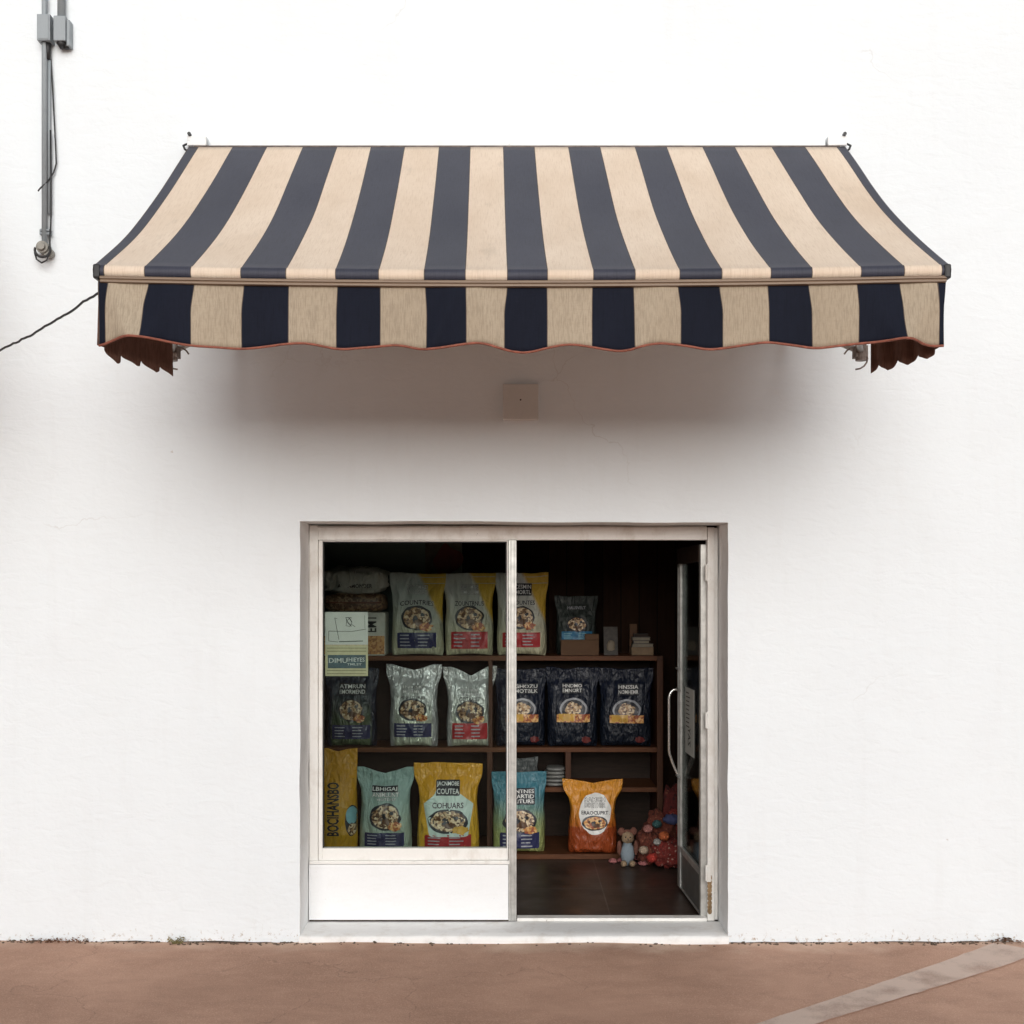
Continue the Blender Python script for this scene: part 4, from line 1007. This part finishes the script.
for k, (cc, w0, w1) in enumerate((((.16, .14, .11), 1, 22), ((.03, .028, .025), 2, 18), ((.13, .11, .09), 1, 19), ((.03, .025, .022), 3, 17))):
    a, b = wx(631 + w0, YS), wx(631 + w1, YS)
    bk = thing('small_book', ['pale thin book lying directly on the pale carton', 'black book, second from the bottom of the little pile', 'tan book, third from the bottom of the little pile', 'dark narrow book on top of the little pile'][k], 'book', ((a + b) / 2, YS, zz0), 'little pile of books on the top shelf')
    mesh('cover', G().box(a, b, YS - .035, YS + .07, zz0, zz0 + .003).box(a, b, YS - .035, YS + .07, zz0 + .021, zz0 + .024).box(a, a + .003, YS - .035, YS + .07, zz0 + .003, zz0 + .021), simple('book_cover', cc, .6), bk)
    mesh('pages', G().box(a + .004, b - .004, YS - .032, YS + .067, zz0 + .0035, zz0 + .0205), M_pages if k != 3 else M_darkwood, bk); zz0 += .0245
a, b = wx(629.5, YS + .1), wx(637, YS + .1)
tag(mesh('upright_carton', G().box(a, b, YS + .09, YS + .13, ZTOP + .001, wz(624, YS + .1)), M_card, at=((a + b) / 2, YS + .1, ZTOP), bevel=.003), 'narrow brown carton standing behind the little pile of books', 'carton')

# --- folded packs on the low shelf
M_pack = simple('grey_white_film', (.20, .20, .19), .35, 0, .2, 20)
zz0 = ZLOW + .001
for k in range(5):
    x = wx(555, SY + .1) + .012 * nz(k * 3.1, 2); hh = .027
    o = mesh('flat_pack', G().blob((x, SY + .13, zz0 + hh / 2), (.075 - .004 * (k == 4), .10, hh / 2), 24, 8, 0, .10, 8, k * 2.2, .55), M_pack, smooth=True, at=(x, SY + .13, zz0))
    tag(o, ['lowest flat white pack of the pile on the low shelf', 'second flat white pack from the bottom of the low shelf pile', 'middle flat white pack of the low shelf pile', 'fourth flat white pack from the bottom of the low shelf pile', 'topmost flat white pack of the pile on the low shelf'][k], 'pack', 'flat packs piled on the low shelf'); zz0 += hh + .0005
bp = Bag(.21, .20, .12, 1.0, .01, seed=21.)
t = thing('grey_pouch', 'dim grey pouch on the low shelf behind the blue green bag', 'pouch', (wx(524, SY + .15), SY + .16, ZLOW + .001))
g = bp.body(); raw_mesh('body', g, [m_bag('grey_pouch_film', (.07, .075, .075), (.10, .11, .11), rough=.25)], t, True, g.uv)
graphic('lettering', bp, ol_text('CNRO', .01, .06, .10, .03), t)

# --- things on the floor by the door
TY = 1.80; s_ = sc(TY); fz0 = RZF + .001
tx = (627.5 - CX) / s_
t = thing('plush_toy', 'small stuffed toy with round ears and pale blue dress beside the orange bag', 'toy', (tx, TY, fz0))
M_fur = m_painted('patchy_brown_plush', (.16, .065, .045), (.08, .035, .025), .8, .95, 40); M_skin = simple('cream_plush', (.30, .21, .13), .95, 0, .3, 60, .3); M_dress = m_painted('pale_blue_plush', (.24, .29, .33), (.12, .15, .18), .6, .95, 40); M_pink = simple('pink_plush', (.36, .13, .13), .9, 0, .3, 50)
def tb(c, r, m, name, **k): return mesh(name, G().blob((tx + c[0], TY + c[1], fz0 + c[2]), r, 18, 12, 0, k.get('amp', .18), 9, k.get('seed', 1)), m, t, smooth=True)
tb((0, 0, .085), (.048, .045, .085), M_dress, 'dress', seed=1)
hd = tb((0, -.005, .195), (.043, .038, .042), M_skin, 'head', seed=2)
def sb(c, r, m, name, seed): return mesh(name, G().blob((tx + c[0], TY + c[1], fz0 + c[2]), r, 14, 9, 0, .2, 9, seed), m, hd, smooth=True)
sb((-.042, .006, .235), (.026, .016, .028), M_fur, 'ear', 3); sb((.042, .006, .235), (.026, .016, .028), M_fur, 'ear', 4); sb((0, .008, .232), (.036, .022, .018), M_fur, 'tuft', 5)
sb((0, -.042, .185), (.018, .014, .013), M_skin, 'snout', 6); sb((-.016, -.041, .203), (.005, .004, .006), M_black, 'eye', 7); sb((.016, -.041, .203), (.005, .004, .006), M_black, 'eye', 8); sb((0, -.055, .188), (.006, .004, .005), M_black, 'nose', 9)
for q in (-1, 1):
    tb((q * .058, -.01, .125), (.017, .016, .050), M_fur, 'arm', seed=10 + q); tb((q * .030, -.045, .022), (.022, .034, .021), M_skin, 'foot', seed=12 + q)
def m_pattern(name, a, b, c, scale):
    n = NT(name); v = n.coord(); vo = n.node('ShaderNodeTexVoronoi'); vo.inputs['Scale'].default_value = scale; n.lk(v, vo.inputs['Vector'])
    k = n.rng(vo.outputs['Distance'], .28, .34); sp = n.sep(vo.outputs['Color'])
    n.col(n.mix(k, n.mix(n.math('GREATER_THAN', sp['X'], .6), c, b), a)); n.set(Roughness=.9); c0 = n.b.inputs['Base Color'].links[0].from_socket; n.col(n.mix(n.rng(n.noise(v, 90, 3, .7), .58, .66, 0, .3), c0, b)); n.bump(n.noise(v, 60, 4), .8, .01); return n.m
M_red1 = m_pattern('red_patterned_cloth', (.19, .022, .016), (.42, .25, .2), (.10, .012, .012), 42); M_red2 = m_pattern('brick_patterned_cloth', (.13, .03, .017), (.24, .09, .05), (.05, .014, .01), 55)
def bundle(label, px, py0, py1, Y, m, seed, dep=.10, amp=.34):
    s_ = sc(Y); x0, x1 = (px[0] - CX) / s_, (px[1] - CX) / s_; z0, z1 = wz(py1, Y), wz(py0, Y)
    t = mesh('cloth_bundle', G().blob(((x0 + x1) / 2, Y, (z0 + z1) / 2), ((x1 - x0) / 2, dep, (z1 - z0) / 2), 40, 26, 0, amp, 7, seed, .8), m, smooth=True, at=((x0 + x1) / 2, Y, z0))
    tag(t, label, 'cloth bundle', 'red cloth bundles heaped by the door'); return t
zf = lambda Y: HY + (CAMZ - RZF) * sc(Y)
bundle('brick red cloth bundle just right of the stuffed toy', (637, 657), 829, zf(1.86) - 1, 1.86, M_red2, 2.0, .11)
bundle('red and white patterned cloth bundle touching the open door', (652, 683), 839, zf(1.74) - 1, 1.74, M_red1, 5.0, .12)
bundle('dark red cloth hump at the rear of the heap', (645, 676), 812, zf(2.0) - 1, 2.0, M_red2, 8.0, .12)
Yq = 2.06
t = thing('red_backpack', 'tall red bag leaning upright behind the cloth heap beside the shelf', 'bag', (wx(672, Yq), Yq, RZF))
mesh('body', G().blob((wx(673, Yq), Yq, .285), (.085, .09, .25), 30, 22, 0, .3, 7, 3, .75), m_pattern('dark_red_cloth', (.10, .012, .010), (.16, .05, .03), (.045, .008, .008), 30), t, smooth=True)
mesh('pouch', G().blob((wx(672, Yq), Yq - .10, .30), (.055, .03, .10), 20, 14, 0, .3, 8, 6, .75), M_red1, t, smooth=True)
xb = wx(671, 1.92)
tag(mesh('blue_cloth', G().blob((xb, 1.90, .34), (.06, .05, .035), 22, 12, 0, .35, 8, 3), simple('dusty_blue_cloth', (.06, .07, .16), .9, 0, .3, 30), smooth=True, at=(xb, 1.9, .31)), 'scrap of dark blue cloth tucked on the red heap', 'cloth')
for k, (px, py, rr) in enumerate(((613, 861, .026), (621, 860, .024), (632.5, 863, .022), (637, 858, .024), (643, 863.5, .028))):
    Yk = F / ((py - HY + 2) / (CAMZ - RZF)) - CAMD; x = wx(px, Yk)
    o = mesh('pink_slipper', G().blob((x, Yk, RZF + rr * .55), (rr * 1.25, rr * 1.5, rr * .55), 18, 10, 0, .25, 8, k * 3.1).blob((x, Yk - .006, RZF + rr * .95), (rr * .8, rr * .8, rr * .4), 12, 7, 0, .3, 9, k), M_pink, smooth=True, at=(x, Yk, RZF))
    tag(o, ['pink soft ball at the left of the stuffed toy, the farther left one', 'pink soft ball touching the left side of the stuffed toy', 'pink soft ball in front of the stuffed toy at its right foot', 'pink soft ball between the stuffed toy and the brick red bundle', 'pink soft ball in front of the brick red bundle'][k], 'toy', 'pink bits on the shop floor')
    o.name = 'pink_ball'

# low tree line across the street (seen only as the dark reflection in the glass)
g = G()
for k in range(3600):
    x = random.uniform(-38, 38); top = 4.75 + .5 * nz(x * .35, 4) + .3 * nz(x * 1.1, 9); z = random.random() ** .8 * top; y = -46 + random.uniform(-1.2, 1.2)
    q = Vector((random.gauss(0, 1), random.gauss(0, 1), random.gauss(0, 1))).normalized(); r = q.orthogonal().normalized(); u_ = q.cross(r); sz = random.uniform(.4, .9)
    cc_ = Vector((x, y, z)); g.add([cc_ + r * sz, cc_ + u_ * sz * .7, cc_ - r * sz, cc_ - u_ * sz * .7], [(0, 1, 2, 3)])
hx = [-40 + i * .8 for i in range(101)]
g.grid(lambda x, v: (x, -46.4 + .9 * math.sin(v * math.pi) * (1 + .4 * nz(x, v * 3)) - v * .8, v * (4.7 + .5 * nz(x * .35, 4) + .25 * nz(x * 1.3, 2))), hx, [i / 8 for i in range(9)])
tag(mesh('tree_line', g, simple('dark_foliage', (.05, .07, .035), .8, 0, .4, 2), at=(0, -46, 0)), 'low dark green tree line across the street from the shop', 'trees', kind='stuff')
for k, (lab, px, py, Yk, rr, cc) in enumerate((
        ('cream knitted ball resting low against the brick red bundle', 643.5, 850, 1.72, .030, (.40, .30, .22)),
        ('bright red knitted ball at the front of the red heap', 652, 858, 1.68, .034, (.36, .03, .02)),
        ('dusty pink knitted ball on top of the brick red bundle', 648, 829, 1.78, .030, (.36, .15, .13)),
        ('dark teal knitted ball wedged high in the red heap', 657, 824, 1.84, .030, (.03, .09, .09)),
        ('orange knitted ball near the top of the red heap', 664, 836, 1.66, .034, (.42, .10, .03)),
        ('pale grey knitted ball between the two patterned bundles', 657, 842, 1.66, .024, (.34, .33, .31)))):
    x = wx(px, Yk); z = max(wz(py, Yk), RZF + rr * .85)
    o = mesh('knitted_ball', G().blob((x, Yk, z), (rr * 1.1, rr, rr * .9), 20, 12, 0, .35, 9, k * 2.7), m_pattern('knit_%d' % k, cc, tuple(min(1, q * 2.2 + .05) for q in cc), tuple(q * .5 for q in cc), 75), smooth=True, at=(x, Yk, z - rr * .9))
    tag(o, lab, 'toy', 'knitted balls on the red heap')
# ------------------------------------------------------------------ light, camera
sun_el, sun_az = 19.0, 4.0     # elevation, degrees to the right of straight behind the camera
w = D.worlds.new('World'); bpy.context.scene.world = w; w.use_nodes = True
nt = w.node_tree; bg = nt.nodes['Background']
sky = nt.nodes.new('ShaderNodeTexSky'); sky.sky_type = 'NISHITA'; sky.sun_disc = False
sky.sun_elevation = math.radians(sun_el); sky.sun_rotation = math.radians(180 - sun_az)
sky.air_density = 1.0; sky.dust_density = 2.5; sky.ozone_density = 1.0
hs = nt.nodes.new('ShaderNodeHueSaturation'); hs.inputs['Saturation'].default_value = .35
nt.links.new(sky.outputs[0], hs.inputs['Color']); nt.links.new(hs.outputs[0], bg.inputs['Color']); bg.inputs['Strength'].default_value = .10
sl = D.lights.new('sun', 'SUN'); sl.energy = 1.5; sl.angle = math.radians(48); sl.color = (1, 1, 1)
so = D.objects.new('sun', sl); C.objects.link(so)
d = Vector((math.sin(math.radians(sun_az)) * math.cos(math.radians(sun_el)), -math.cos(math.radians(sun_az)) * math.cos(math.radians(sun_el)), math.sin(math.radians(sun_el))))
so.rotation_euler = d.to_track_quat('Z', 'Y').to_euler(); so.location = d * 30

cam = D.cameras.new('camera'); co = D.objects.new('camera', cam); C.objects.link(co)
co.location = (0, -CAMD, CAMZ); co.rotation_euler = (math.radians(90), 0, 0)
cam.sensor_width = 36; cam.lens = 36 * F / 1024; cam.shift_y = (HY - 512) / 1024; cam.clip_end = 2000; cam.clip_start = .05
s = bpy.context.scene; s.camera = co
s.view_settings.view_transform = 'Standard'; s.view_settings.look = 'None'; s.view_settings.gamma = 1; s.view_settings.exposure = .12
s.cycles.max_bounces = 10; s.cycles.transparent_max_bounces = 12
for o in D.objects:
    if '_o' in o: del o['_o']
